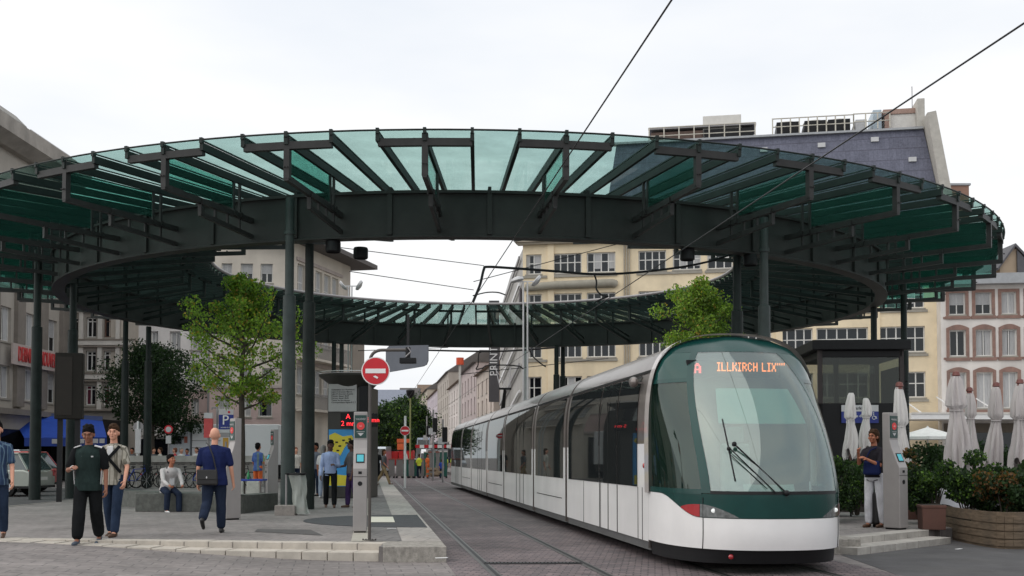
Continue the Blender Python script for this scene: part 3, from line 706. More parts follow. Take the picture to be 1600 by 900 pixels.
wall=lambda n,c,**k: mat(n,c,.85,0,k.pop('var',.10),k.pop('scale',.8),k.pop('bump',.15),k.pop('bscale',8),.25,dirt=k.pop('dirt',.34))
# --- yellow department store
YA=(PX(817,76),76);YB=(PX(1471,71),71)
ymat=wall('cream_yellow_render',srgb(230,213,182),dirt=.26)
W=[]; rows=[(5.45,7.12),(8.45,10.13),(11.35,12.95),(14.35,15.75)]
ucol=[(822,847,2),(864.5,909,4),(917,961,4),(998,1042,4),(1052,1095,4),(1106,1146,3),(1158,1206,4),(1217,1269,4),(1276,1356,5),(1371,1446,5)]
for r_,(z0,z1) in enumerate(rows):
    for (u0,u1,c) in ucol:
        s0=fpx(YA,YB,u0,h=9)[0];s1=fpx(YA,YB,u1,h=9)[0]; W.append((s0,z0,s1,z1,c,[.55],['cross','crossa','cross','crossb','cross'][int(u0*7+r_*3)%5]))
yb,L=building('department_store','long cream yellow department store with rows of dark paned windows and slate mansard roof','building',YA,YB,16.55,22,ymat,W)
YD=math.atan2(YB[1]-YA[1],YB[0]-YA[0]); sl_=lambda u,h=9:fpx(YA,YB,u,h=h)[0]
b=MB(); b.span((-.5,-.6,16.55),(L+.0,.4,16.75)); b.span((-.35,-.4,16.4),(L,.1,16.55)); b.build('cornice',mat('cornice_stone',(.35,.31,.25),.8),yb)
# sculpted ledge and mouldings
b=MB(); b.tube([(sl_(822),-.15,12.95+.45),(sl_(870),-.28,13.5),(sl_(958),-.28,13.55),(sl_(962),-.1,13.5)],.28,10); b.span((0,-.12,13.25),(sl_(962),.0,13.42)); b.build('ledge',mat('ledge_stone',(.30,.28,.23),.8),yb,True)
for (z0,z1) in rows:
    for (u0,u1) in ((817,855),(860,965),(995,1098),(1102,1210),(1213,1362),(1367,1450)):
        trim(yb,'sill_band',MATS['sill_stone'],(max(0,sl_(u0)),-.1,z0-.28,sl_(u1),0,z0-.12))
for u in (856,975,979,983,1212,1364): trim(yb,'pilaster' if u in(856,1212,1364) else 'downpipe',ymat if u in(856,1212,1364) else MATS['cornice_stone'],(sl_(u),-.12,5,sl_(u)+(.45 if u in(856,1212,1364) else .08),-.002,16.4))
u=1463; trim(yb,'downpipe',MATS['steel_lt'] if 'steel_lt' in MATS else M['grey'],(sl_(1468),-.1,.3,sl_(1468)+.1,-.002,14))
# ground floor, shop front dark, canopy
trim(yb,'shop_front',M['pane'],(1,-.04,.3,L-3,-.003,3.6))
# mansard
slate=brickmat('slate_roof',(.135,.14,.185),(.115,.12,.16),(.09,.09,.12),.3,.18,0,.7,.05,.12,.3)
m0=sl_(940,20); e0=sl_(1478,18); e1=sl_(1449,23); z1=PH(186,fpx(YA,YB,1445,h=23)[1]); z0l=PH(214,fpx(YA,YB,1012,h=22)[1])
b=MB(); b.prism([(m0,16.6),(e0,16.6),(e1,z1),(m0+.9,z0l)],0,12); 
for i,v in enumerate(b.v): 
    if v[2]>17: b.v[i]=(v[0],v[1]+1.6 if v[1]<6 else v[1],v[2])
b.build('mansard_roof',slate,yb)
for (u,v) in ((1195,226),(1287,223),(1372,218),(1430,254)):
    s_,_=fpx(YA,YB,u,h=21); z=PH(v,73); yy=1.6*(z-16.6)/(z1-16.6)
    b=MB(); b.span((s_-.25,yy-.16,z-.15),(s_+.25,yy+.1,z+.15)); o=b.build('skylight',M['lgrey'],yb)
b=MB(); b.prism([(e0,16.6),(e0+.75,16.6),(e1+.55,z1+.5),(e1,z1+.4)],-.1,6); b.build('gable_coping',mat('pale_coping',(.42,.40,.36),.8),yb)
trim(yb,'roof_edge',mat('zinc',(.34,.35,.36),.5,.3),(m0+.7,1.3,z0l-.02,e1,1.9,z0l+.12))
zt=lambda u:z0l+(z1-z0l)*(sl_(u,22)-m0)/(e1-m0)+.02
# roof plant: railings, chillers, sheds
def rail(u0,u1,zb,h,n):
    b=MB(); x0,x1=sl_(u0,22),sl_(u1,22)
    for i in range(n+1): x=x0+(x1-x0)*i/n; b.span((x-.04,1.8,zb),(x+.04,1.88,zb+h))
    for k in (0.5,1.0): b.span((x0,1.79,zb+h*k-.05),(x1,1.89,zb+h*k))
    b.build('roof_railing',mat('cream_railing',(.5,.47,.4),.6),yb)
rail(1012,1182,zt(1100)-.1,1.2,7); rail(1210,1340,zt(1260)+.05,1.15,9); rail(1340,1398,zt(1350)+.1,1.1,3)
def plant(u0,u1,y,z0,z1,m,name='roof_unit',bev=.02):
    b=MB(); b.span((sl_(u0,23),y,z0),(sl_(u1,23),y+2.5,z1)); b.build(name,m,yb,bevel=bev)
zz=zt(1100)
plant(1014,1098,2.4,zz,zz+.9,mat('brown_shed',(.12,.08,.065),.8,0,.3,2)); plant(1010,1184,2.2,zz+1.05,zz+1.2,M['grey']); plant(1098,1160,2.6,zz,zz+1.95,M['off']); plant(1100,1180,2.3,zz-.2,zz+.9,M['dark'])
for u in (1217,1262,1300): plant(u,u+36,2.4,zt(1260),zt(1260)+1.1,M['dark']); b=MB(); x=sl_(u+18,23); b.lathe([(.01,1.25),(.75,1.22),(.8,1.1)],16,(x,3.4,zt(1260))); b.build('fan_cowl',M['off'],yb,True)
plant(1344,1362,2.2,zt(1340),zt(1340)+.9,M['lgrey']); plant(1372,1386,2.2,zt(1340),zt(1340)+1.5,mat('pale_blue_box',(.38,.45,.5),.5))
plant(1391,1441,2.4,zt(1400)+.1,zt(1400)+1.15,M['off'],bev=0); plant(1389,1444,2.3,zt(1400)+1.15,zt(1400)+1.5,mat('brick_cap',(.33,.22,.18),.8)); plant(1391,1400,2.2,zt(1400),zt(1400)+1.3,MATS['brick_cap'])
plant(1441,1453,1.6,zt(1430)-.2,zt(1430)+1.9,MATS['pale_coping'],'chimney')
b=MB(); x=sl_(1439,23); b.cyl((x,3,z1),(x,3,z1+3.2),.03); b.build('mast',M['grey'],yb)
# chimney stack behind the gable
YC0=thing('chimney_stack','brick red chimney stack rising behind the white house roof at the right','chimney',(PX(1494,80),80,0))
b=MB(); b.span((-1.0,-.6,8),(1.0,.6,PH(293,80))); b.build('stack',wall('pinkish_brick',(.34,.20,.15)),YC0); b=MB(); b.span((-1.1,-.7,PH(293,80)),(1.1,.7,PH(293,80)+.15)); b.build('cap',mat('zinc',(0,0,0)),YC0)
# side wall of the store running away, white strips and vertical store sign
SA=(YA[0],YA[1]);SB=(PX(781,92),92)
sd_=thing('store_side_wall','pale grey side wall of the yellow department store with diagonal white stair strips','building wall',(SB[0],SB[1],0),math.atan2(SA[1]-SB[1],SA[0]-SB[0]))
Ls=(Vector(SA)-Vector(SB)).length-.05
b=MB(); b.span((0,.02,0),(Ls,1.5,14.0)); b.build('wall',wall('pale_grey_wall',(.42,.41,.39)),sd_)
b=MB(); b.prism([(0,14.0),(Ls,14.0),(Ls,16.2),(Ls*.5,15.6)],.02,1.4); b.build('parapet',MATS['pale_grey_wall'],sd_)
wh=mat('white_strip',(.66,.66,.66),.5)
for i in range(6):
    z=4.0+i*1.9; b=MB(); b.bar((Ls*.1,-.15,z),(Ls*.95,-.15,z+2.2),.12,.22); b.build('stair_strip',wh if i%2==0 else M['grey'],sd_)
b=MB(); b.span((Ls-1.3,-.12,9.5),(Ls-.6,-.03,13.5)); b.build('dark_banner',mat('dark_banner_cloth',(.07,.06,.065),.7),sd_)
sg=thing('vertical_store_sign','tall dark vertical store sign with white capital letters beside the yellow store','sign',(PX(771.5,84),84,0))
zb,zt_=PH(628,84),PH(470,84); b=MB(); b.span((-.38,-.15,zb),(.42,.15,zt_)); b.build('panel',mat('sign_grey',(.075,.07,.075),.6),sg)
text('PRINTEMPS',.84,M['white'],sg,(.02,-.17,PH(601,84)+2.75),(PI/2,-PI/2,0),ext=.02)
# --- white house with brick red window surrounds
GA=(PX(1473,70),70);GB=(PX(1660,69),69); gs=lambda u,h=8:fpx(GA,GB,u,h=h)[0]
wmat=wall('white_render',(.70,.66,.62)); redm=mat('brick_red_stone',(.25,.15,.12),.8,0,.2,3,dirt=.35)
W=[]; zr=[(PH(638,70),PH(583,70)),(PH(557,70),PH(517,70)),(PH(492,70),PH(459,70))]; cu=[(1484,1509),(1525,1551),(1566,1590),(1606,1632)]
sty=[['curtain2','curtain2','curtain2','curtain'],['cross','curtain','curtain','cross'],['shut','shut','curtain2','shut']]
for r_,(z0,z1) in enumerate(zr):
    for c_,(u0,u1) in enumerate(cu): W.append((gs(u0),z0,gs(u1),z1,2,[],sty[r_][c_]))
gb,GL=building('white_house','white rendered house with brick red window surrounds beyond the restaurant terrace','building',GA,GB,12.6,14,wmat,W)
for r_,(z0,z1) in enumerate(zr):
    for (u0,u1) in cu:
        x0,x1=gs(u0),gs(u0)+round(gs(u1)-gs(u0),1); zz1=z0+round(z1-z0,1); b=MB(); t=.2
        b.span((x0-t,-.06,z0-.1),(x0-.002,.0,zz1)); b.span((x1+.002,-.06,z0-.1),(x1+t,0,zz1)); b.span((x0-t-.05,-.1,z0-.3),(x1+t+.05,0,z0-.1))
        if r_==2: b.span((x0-t,-.06,zz1+.002),(x1+t,0,zz1+t))
        else:
            n=10; arc=[(x0-t+(x1-x0+2*t)*i/n,zz1+.12+.22*math.sin(PI*i/n)) for i in range(n+1)]
            b.prism([(x0-t,zz1+.002)]+arc+[(x1+t,zz1+.002)],-.06,0)
        b.build('window_surround',redm,gb)
for v in (497,560.5): trim(gb,'string_course',redm,(.15,-.05,PH(v+1.5,70),GL,0,PH(v-1.5,70)))
for u in (1514,1556,1597):
    pass
trim(gb,'gutter',mat('zinc',(0,0,0)),(-.2,-.7,12.6,GL+.2,.3,PH(431,70))); trim(gb,'roof',mat('dark_slate',(.10,.10,.11),.7),(0,.3,12.6,GL,12,13.4))
# shared canopy over the shops and dark shop fronts below
cn=thing('shop_canopy','long white flat canopy above the cafe shop fronts at the right','canopy',(PX(1425,67),67,0))
b=MB(); b.span((0,0,PH(655,67)),(9.5,3.6,PH(645,67))); b.build('slab',M['white'],cn); b=MB(); b.span((0,-.05,PH(647,67)),(9.5,0,PH(645,67)+.03)); b.build('edge_strip',M['off'],cn)
for x in (.8,3.2,5.6,7.9): b=MB(); b.bar((x,.2,4.2),(x-.5,2.9,5.4),.06); b.build('stay_rod',M['white'],cn)
trim(gb,'shop_front',M['pane'],(.3,-.05,.3,GL-.4,-.003,3.1)); trim(gb,'fascia',mat('fascia_brown',(.12,.10,.075),.7),(.1,-.12,3.1,GL,-.003,3.7))
# gabled house behind
gh=thing('gabled_house','narrow gabled house with dark pointed roof behind the white house','building',(PX(1590,82),82,0))
zt_=PH(381,82); b=MB(); b.prism([(-1.1,5),(1.6,5),(1.6,zt_-1.6),(.0,zt_-.3),(-1.1,zt_-1.6)],0,6); b.build('wall',wall('tan_render',(.42,.33,.24)),gh)
b=MB(); b.prism([(-1.35,zt_-1.85),(0,zt_),(2.4,zt_-2.6),(2.4,zt_-2.9),(0,zt_-.22),(-1.35,zt_-2.05)],-.3,6.2); b.prism([(.15,zt_-.5),(2.3,zt_-2.9),(2.3,5),(.15,5)],-.2,-.05); b.build('roof',mat('dark_slate',(0,0,0)),gh)
# --- left: beige corner building (face 1 towards the camera, face 2 along the street)
EA=(PX(325,62),62);EB=(PX(457,62.3),62.3);EC=(PX(546,70.5),70.5)
beige=wall('beige_render',(.60,.545,.47)); pink=wall('pink_render',(.58,.44,.41))
W=[];es=lambda u,h=8:fpx(EA,EB,u,h=h)[0]
for (u0,u1,v0,v1,st) in ((345,363,441,412,'shut'),(375,393,441,412,'shut'),(406,424,441,412,'shut'),(345,361,500,470,'curtain'),(375,392,500,470,'curtain'),(343,361,602,575,'curtain'),(378,394,602,575,'curtain'),(410,426,602,575,'curtain'),(341,360,641,618,'curtain2'),(374,393,651,620,'curtain2'),(404,427,651,618,'dark'),(406,424,500,470,'curtain')):
    W.append((es(u0),PH(v0,62),es(u1),PH(v1,62),2 if st!='dark' else 1,[],st))
eb,EL=building('beige_corner_building','tall beige corner building with pink lower floor behind the light green tree','building',EA,EB,PH(378,62.3),16,beige,W)
zc_=PH(606,62)
pk=MB(); pk.span((0,-.05,PH(663,62)),(EL,-.03,zc_)); 
# pink lower band as a proud skin with openings
def skin(root,m,x0,x1,z0,z1,wins,y=-.03,name='lower_wall'):
    xs=sorted(set([x0,x1]+[q for t in wins for q in (t[0],t[2])]));zs=sorted(set([z0,z1]+[q for t in wins for q in (t[1],t[3])])); b=MB()
    for i in range(len(xs)-1):
        for j in range(len(zs)-1):
            cx,cz=(xs[i]+xs[i+1])/2,(zs[j]+zs[j+1])/2
            if not any(t[0]<cx<t[2] and t[1]<cz<t[3] for t in wins): b.span((xs[i],y,zs[j]),(xs[i+1],-.002,zs[j+1]))
    return b.build(name,m,root)
low=[(a,b_,a+round(c-a,1),b_+round(e-b_,1)) for (a,b_,c,e,*_) in W if e<zc_ and b_>PH(663,62)]
skin(eb,pink,0,EL,PH(664,62),zc_,low)
trim(eb,'string_course',mat('string_stone',(.42,.36,.33),.8),(0,-.12,zc_,EL,0,zc_+.15),(0,-.12,PH(664,62)-.2,EL,0,PH(664,62)))
trim(eb,'downpipe',M['grey'],(-.06,-.1,.3,.04,-.01,13))
trim(eb,'shop_front',M['pane'],(.3,-.04,.3,EL-.3,-.003,2.9))
roofm=mat('brown_grey_roof',(.10,.09,.085),.7)
W=[]; cs=lambda u,h=8:fpx(EB,EC,u,h=h)[0]; EL2=(Vector(EC)-Vector(EB)).length
for z0 in (11.2,8.2,5.2):
    for i in range(5):
        a=.5+i*1.25; W.append((a,z0,a+1.0,z0+1.6,2,[.35],'curtain'))
W.append((EL2-7.8,2.2,EL2-5.8,4.6,1,[],'dark')); W=W[:-1]
eb2,EL2=building('beige_side_wing','beige wing with glazed balconies and overhanging dark roof running away from the corner','building',EB,EC,PH(378,62.3),12,beige,W)
b=MB(); b.prism([(-1.3,-1.3),(EL2+1.5,-1.3),(EL2+1.5,11),(-1.3,11)],PH(378,62.3),PH(378,62.3)+.28,ax='z'); b.build('roof_overhang',roofm,eb2)
for z0 in (10.2,7.2,4.2):
    b=MB(); b.span((.3,-.75,z0),(7.0,-.05,z0+.14)); b.build('balcony_slab',beige,eb2)
    b=MB(); b.span((.3,-.75,z0+.98),(7.0,-.70,z0+1.03))
    for i in range(46): b.span((.3+i*.146,-.74,z0+.14),(.33+i*.146,-.71,z0+.98))
    b.build('balcony_railing',M['grey'],eb2)
    b=MB(); b.span((.3,-.1,z0+2.75),(7.0,-.003,z0+2.95)); b.build('lintel',MATS['string_stone'],eb2)
lb=thing('low_stone_block','plain grey brown stone block building at the end of the beige wing','building',(PX(546,70.6),70.6,0),math.atan2(EC[1]-EB[1],EC[0]-EB[0]))
b=MB(); b.span((0.02,-.2,0),(2.0,9,PH(505,72))); b.build('wall',wall('grey_brown_stone',(.30,.26,.22)),lb); b=MB(); b.span((-.1,-.4,PH(505,72)),(2.2,9,PH(505,72)+.3)); b.build('coping',roofm,lb)
# --- white building
CA=(PX(214,64),64);CB=(PX(323.5,63),63); ws=lambda u,h=8:fpx(CA,CB,u,h=h)[0]; W=[]
for (u0,u1,v0,v1,st) in ((235,247,546,518,'curtain'),(265,283,547,517,'curtain'),(298,314,547,518,'curtain'),(236,249,603,573,'curtain'),(268,283,603,573,'curtain'),(295,312,602,572,'curtain'),(300,313,650,624,'curtain'),(268,282,650,624,'curtain'),(236,250,650,624,'dark'),(265,283,492,462,'curtain'),(298,314,492,462,'curtain'),(235,249,492,462,'curtain')):
    W.append((ws(u0),PH(v0,63.5),ws(u1),PH(v1,63.5),2,[],st))
cb,CL=building('white_apartment_house','white apartment house with pink ground storey behind the dark tree','building',CA,CB,14.6,14,wall('warm_white_render',(.72,.69,.66)),W)
zc_=PH(612,63.5); low=[(a,b_,a+round(c-a,1),b_+round(e-b_,1)) for (a,b_,c,e,*_) in W if e<zc_ and b_>PH(662,63.5)]
skin(cb,pink,0,CL,PH(662,63.5),zc_,low); trim(cb,'string_course',MATS['string_stone'],(0,-.1,zc_,CL,0,zc_+.12),(0,-.25,PH(664,63.5)-.25,CL,0,PH(662,63.5)))
trim(cb,'shop_front',M['pane'],(.2,-.04,.3,CL-.2,-.003,2.6)); trim(cb,'pale_fascia',M['off'],(.5,-.35,2.75,CL-.5,-.05,3.25)); trim(cb,'roof',roofm,(-.2,-.5,14.6,CL+.2,12,15.0))
# --- pilastered stone building
BA=(PX(104,65),65);BB=(PX(214.5,65),65); bs=lambda u,h=8:fpx(BA,BB,u,h=h)[0]; W=[]
for k,(v0,v1,st) in enumerate(((527,497,'two'),(579.5,548.5,'two'),(633,601.5,'redcurtain'),(476,446,'two'))):
    for j,(u0,u1) in enumerate(((106,122),(134.5,151),(162,179),(190.5,207))): W.append((bs(u0),PH(v0,65),bs(u1),PH(v1,65),2,[.8],'brown' if (k==0 and j==2) else st))
bb,BL=building('stone_apartment_house','grey stone apartment house with white pilasters and pairs of windows above the blue awning','building',BA,BB,15.6,14,wall('grey_beige_stone',(.33,.30,.265)),W)
wp_=mat('pale_pilaster_stone',(.62,.59,.54),.8,0,.08,2,dirt=.2)
for u in (127,156.5,184.5,212): trim(bb,'pilaster',wp_,(bs(u)-.12,-.13,PH(640,65),bs(u)+.13,-.003,15))
for v in (536,589,485): trim(bb,'stone_band',wp_,(0,-.2,PH(v+3.5,65),BL,-.003,PH(v-3.5,65)));
for v in (531,541.5,584,595,641): trim(bb,'moulding',mat('moulding_stone',(.22,.19,.16),.8),(0,-.24,PH(v+1.5,65),BL,-.004,PH(v-1,65)))
trim(bb,'shop_front',M['pane'],(.2,-.04,.3,BL-.2,-.003,3.0)); trim(bb,'roof',roofm,(-.2,-.6,15.6,BL+.2,12,16.2))
# --- left newspaper building, facade receding
AA=(-26.3,46.);AB=(PX(105,64.2),64.2); as_=lambda u,h=8:fpx(AA,AB,u,h=h); W=[]
AL=(Vector(AB)-Vector(AA)).length
c8=as_(8)[0]; c45=as_(46)[0]; c81=as_(81)[0]; st_=(c81-c8)/2
for z0,hh_ in ((7.55,1.75),(4.6,1.7),(10.5,1.75),(13.4,1.6)):
    for k in range(-4,3):
        c=c8+st_*k
        if c-.8>0 and c+.8<AL: W.append((c-.65,z0,c+.65,z0+hh_,2,[],'curtain' if (k+int(z0))%3 else 'shut'))
conc2=wall('newspaper_house_stone',(.41,.375,.33))
ab,AL=building('newspaper_office','grey beige corner office block with brown pilasters and red lettered sign at the far left','building',AA,AB,PH(262,63.2),14,conc2,W)
for k in range(-4,4):
    x=c8+st_*(k+.5)-.0
    if 0<x<AL-.3: trim(ab,'pilaster',mat('brown_stone',(.21,.185,.16),.85,0,.12,2,dirt=.2),(x-.45,-.22,4.2,x+.45,-.003,14.9))
zc_=PH(255,63.2); 
b=MB(); b.prism([(-1.1,zc_-.9),(-1.1,zc_-.15),(-.8,zc_),(.5,zc_),(.5,zc_-1.3),(-.4,zc_-1.3)],-.2,AL+.3,ax='x'); b.build('cornice',mat('cornice_concrete',(.33,.30,.265),.85,0,.15,1.5,.2,dirt=.4),ab)
b=MB(); b.prism([(.3,zc_),(.4,zc_+.9),(1.0,zc_+1.5),(5,zc_+1.7),(5,zc_)],-.2,as_(52,17)[0],ax='x'); b.build('roof',mat('roof_parapet',(.25,.24,.22),.8,0,.2,2,dirt=.3),ab)
b=MB(); z_=zc_
for i in range(20): x=as_(50,17)[0]+i*.6; b.span((x,.1,z_),(x+.03,.13,z_+.7))
b.span((as_(50,17)[0],.1,z_+.68),(AL,.14,z_+.72)); b.span((as_(50,17)[0],.1,z_+.35),(AL,.14,z_+.38)); b.build('roof_railing',M['lgrey'],ab)
sgn0,sgn1=as_(7,6.8)[0],as_(90,6.8)[0]
zs0=6.45; b=MB(); b.span((sgn0,-.42,zs0-.08),(sgn1,-.34,zs0+1.02)); b.build('sign_panel',mat('cream_sign',(.45,.38,.35),.7),ab)
text('DERNIERES NOUVELLES',1.12,mat('sign_red',(.50,.05,.05),.5),ab,((sgn0+sgn1)/2,-.45,zs0+.46),ext=.03,sx=(sgn1-sgn0)/(12.9*1.12)*1.0)
trim(ab,'shop_front',M['pane'],(.3,-.05,.3,AL-.3,-.003,3.0)); trim(ab,'ledge',MATS['brown_stone'],(0,-.5,3.75,AL,0,4.05))
# --- blue awning of the corner shop
aw=thing('blue_awning','long bright blue awning over the corner shop behind the parked cars','awning',(0,0,0))
bl=mat('awning_blue',(.012,.07,.42),.6,0,.1,2)
def P3(u,v,Y): h=PH(v,Y); return (PX(u,Y,h),Y,h)
q=[P3(-20,643,56),P3(16,645,60),P3(160,657,61.5)]; r_=[P3(-30,668,50),P3(38,684,57),P3(167,683,58.5)]
b=MB(); b.add([q[1],q[2],r_[2],r_[1],tuple(Vector(q[1])+Vector((0,0,-.04))),tuple(Vector(q[2])+Vector((0,0,-.04))),tuple(Vector(r_[2])+Vector((0,0,-.04))),tuple(Vector(r_[1])+Vector((0,0,-.04)))],[(0,1,2,3),(7,6,5,4),(0,4,5,1),(1,5,6,2),(2,6,7,3),(3,7,4,0)]); b.build('cloth',bl,aw)
b=MB(); b.box(((r_[1][0]+r_[2][0])/2,(r_[1][1]+r_[2][1])/2,r_[1][2]-.22),(Vector(r_[2])-Vector(r_[1])).length and ((Vector(r_[2])-Vector(r_[1])).length,.03,.44),math.atan2(r_[2][1]-r_[1][1],r_[2][0]-r_[1][0])); b.build('valance',mat('awning_blue_dark',(.01,.045,.28),.6),aw)
for t in (.35,.52,.68,.85,.93):
    p=Vector(r_[1]).lerp(Vector(r_[2]),t); b=MB(); b.box((p.x,p.y-.03,p.z-.2),(.38,.02,.24),.08); b.build('valance_print',M['lgrey'],aw)
b=MB(); b.bar(Vector(q[1])+Vector((-2,0,.1)),Vector(q[2])+Vector((0,0,.1)),.3,.25); b.build('cassette',mat('awning_box',(.06,.09,.2),.5),aw)
b=MB(); b.span((PX(-60,61.8),61.8,PLZ),(PX(160,62),64.8,PH(655,62))); 
tag(b.build('shop_interior',M['black']),'dark recessed shop front under the blue awning at the far left','shop front')
# --- far street
def simple_house(name,label,A,B,H,dep,m,nc,nr,zb=3.,wh=1.6,ww=1.0,roof=2.5,rm=None,st='curtain'):
    L=(Vector(B)-Vector(A)).length; W=[]
    for r_ in range(nr):
        z=zb+(H-zb-.6)*r_/nr+.3
        for c_ in range(nc): x=(c_+.5)*L/nc; W.append((x-ww/2,z,x+ww/2,z+min(wh,(H-zb)/nr*.65),2,[],st))
    o,L=building(name,label,'building',A,B,H,dep,m,W,group=None)
    b=MB(); b.prism([(-.4,H),(dep*.35,H+roof),(dep*.65,H+roof),(dep,H)],-.1,L+.1,ax='x'); b.build('roof',rm or roofm,o)
    trim(o,'ledge',MATS['string_stone'],(0,-.15,zb-.2,L,-.003,zb)); trim(o,'shop_front',M['pane'],(.3,-.05,.2,L-.3,-.003,zb-.6))
    return o
RX=lambda Y,o=10.6:o-.131*Y
far_cols=[(.50,.43,.38),(.44,.37,.36),(.55,.5,.47),(.40,.36,.32),(.52,.46,.50),(.45,.4,.33)]
labs=['pale stone town house with steep brown roof nearest the store in the far street','grey pink town house second from the store in the far street','pale plaster town house third along the far street right side','brown shuttered house fourth along the far street right side','lilac tinted house with flat front near the far street end','small ochre house closing the right side of the far street']
ys_=[93,108,126,146,170,200,240]; hs_=[9.5,11,10.5,13,12,14]
browntile=mat('brown_tile_roof',(.17,.12,.085),.8,0,.25,3)
for i in range(6):
    y0,y1=ys_[i],ys_[i+1]-.3
    simple_house('town_house',labs[i],(RX(y1),y1),(RX(y0),y0),hs_[i],12,wall('town_wall_%s'%'abcdef'[i],far_cols[i]),max(3,int((y1-y0)/3.4)),3 if i<2 else 4,3.4,1.7,1.1,3.0,browntile if i%2==0 else roofm)
# blocks closing the view
def back(name,label,u0,u1,Y,vt,m,nc,nr,roof,rm):
    A=(PX(u0,Y),Y);B=(PX(u1,Y),Y); return simple_house(name,label,A,B,PH(vt,Y),12,m,nc,nr,4,1.6,1.4,roof,rm,'two')
bluer=mat('blue_grey_roof',(.20,.22,.27),.7)
back('distant_block','distant cream block with long blue grey roof behind the far trees',575,632,250,641,wall('far_cream',(.6,.54,.46)),8,4,5.0,bluer)
back('distant_gabled_house','distant grey house with dark hipped roof closing the street',622,652,265,646,wall('far_grey',(.50,.46,.47)),5,4,6.5,roofm)
back('distant_tower_house','distant pink house with stepped chimneys closing the street',650,690,285,632,wall('far_pink',(.50,.42,.41)),6,5,5.5,browntile)
# ---------------------------------------------------------------- trees and plants
def leafmat(name,c,var=.45):
    if name in MATS: return MATS[name]
    m=bpy.data.materials.new(name); m.use_nodes=True; t=m.node_tree; b=t.nodes['Principled BSDF']; b.inputs['Roughness'].default_value=.55; b.inputs['Specular IOR Level'].default_value=.3
    g=N(t,'ShaderNodeNewGeometry'); r=N(t,'ShaderNodeValToRGB'); e=r.color_ramp.elements; e[0].color=tuple(x*(1-var) for x in c)+(1,); e[1].color=tuple(min(1,x*(1+var)) for x in c)+(1,)
    t.links.new(g.outputs['Random Per Island'],r.inputs[0]); t.links.new(r.outputs[0],b.inputs['Base Color'])
    tr=N(t,'ShaderNodeBsdfTranslucent'); v=N(t,'ShaderNodeVectorMath'); v.operation='MULTIPLY'; v.inputs[1].default_value=(1.3,1.5,.6); t.links.new(r.outputs[0],v.inputs[0]); t.links.new(v.outputs[0],tr.inputs[0])
    mx=N(t,'ShaderNodeMixShader'); mx.inputs[0].default_value=.38; o=t.nodes['Material Output']
    t.links.new(b.outputs[0],mx.inputs[1]); t.links.new(tr.outputs[0],mx.inputs[2]); t.links.new(mx.outputs[0],o.inputs[0]); MATS[name]=m; return m
bark=mat('bark',(.055,.045,.035),.9,0,.3,8,.5,20)
def leaves(rng,centres,rad,n,size,flat=.6):
    """n leaf quads scattered round clump centres (k,3) with radii"""
    k=len(centres); idx=rng.integers(0,k,n); d=rng.normal(size=(n,3)); d/=np.linalg.norm(d,axis=1)[:,None]
    rr=rng.random(n)**.45; pos=centres[idx]+d*(rr*rad[idx])[:,None]*np.array([1,1,.8])
    a=rng.normal(size=(n,3)); a[:,2]*=.5; a/=np.linalg.norm(a,axis=1)[:,None]; u=np.cross(a,rng.normal(size=(n,3))); u/=np.linalg.norm(u,axis=1)[:,None]; v=np.cross(a,u)
    sz=size*(.6+.8*rng.random(n))[:,None]
    q=np.stack([pos-u*sz*.5,pos-v*sz*.32+a*sz*.05,pos+u*sz*.5,pos+v*sz*.32+a*sz*.05],1)
    return q.reshape(-1,3)
def leafobj(name,V,mats,parent,rng,weights=None):
    n=len(V)//4; me=bpy.data.meshes.new(name); me.vertices.add(n*4); me.vertices.foreach_set('co',V.ravel())
    me.loops.add(n*4); me.loops.foreach_set('vertex_index',np.arange(n*4)); me.polygons.add(n); me.polygons.foreach_set('loop_start',np.arange(n)*4)
    for m in mats: me.materials.append(m)
    if len(mats)>1: me.polygons.foreach_set('material_index',rng.choice(len(mats),n,p=weights).astype(np.int32))
    me.update(calc_edges=True); o=bpy.data.objects.new(name,me); COL.objects.link(o); o.parent=parent; return o
def tree(name,label,x,y,H,tr,crown,nl,size,mats,wts,seed,nlimb=16,z0=PLZ,group=None,csize=.5,lean=0):
    """crown: function t (0..1 from first limb to top) -> radius; tr=height of the first limbs"""
    rng=np.random.default_rng(seed); rnd=random.Random(seed); root=thing(name,label,'tree',(x,y,z0),0,group); H-=z0
    b=MB(); b.tube([(0,0,-.1),(.02,0,H*.25),(-.02,.02,H*.5),(.03,0,H*.75),(.0,0,H*.96)],[H*.019,H*.014,H*.011,H*.006,.01],8)
    cs=[];rs=[]
    for i in range(nlimb):
        t=(i+.5)/nlimb; z=tr+(H-tr)*t*.9; a=i*2.4+rnd.random()*.8; R_=crown(t)*(.6+.6*rnd.random())
        e=Vector((R_*math.cos(a),R_*math.sin(a),min(H*.98,z+R_*.55))); p=Vector((0,0,z)); mid=p.lerp(e,.5)+Vector((0,0,-.08*R_)); b.tube([p,mid,e],[H*.006,H*.004,.008],5)
        for k in range(4):
            f=.35+.65*(k/3); c=p.lerp(e,f)+Vector((rnd.uniform(-1,1),rnd.uniform(-1,1),rnd.uniform(-.6,.8)))*R_*.28
            cs.append(c);rs.append(csize*(.7+.6*rnd.random())*(.6+.5*crown(t)/max(crown(.4),.1)))
            if k: b.tube([p.lerp(e,f*.9),c],[.012,.005],4)
    cs.append(Vector((0,0,H*.97)));rs.append(csize*.6)
    b.build('trunk',bark,root,True)
    V=leaves(rng,np.array([tuple(c) for c in cs]),np.array(rs),nl,size); leafobj('crown',V,mats,root,rng,wts); return root
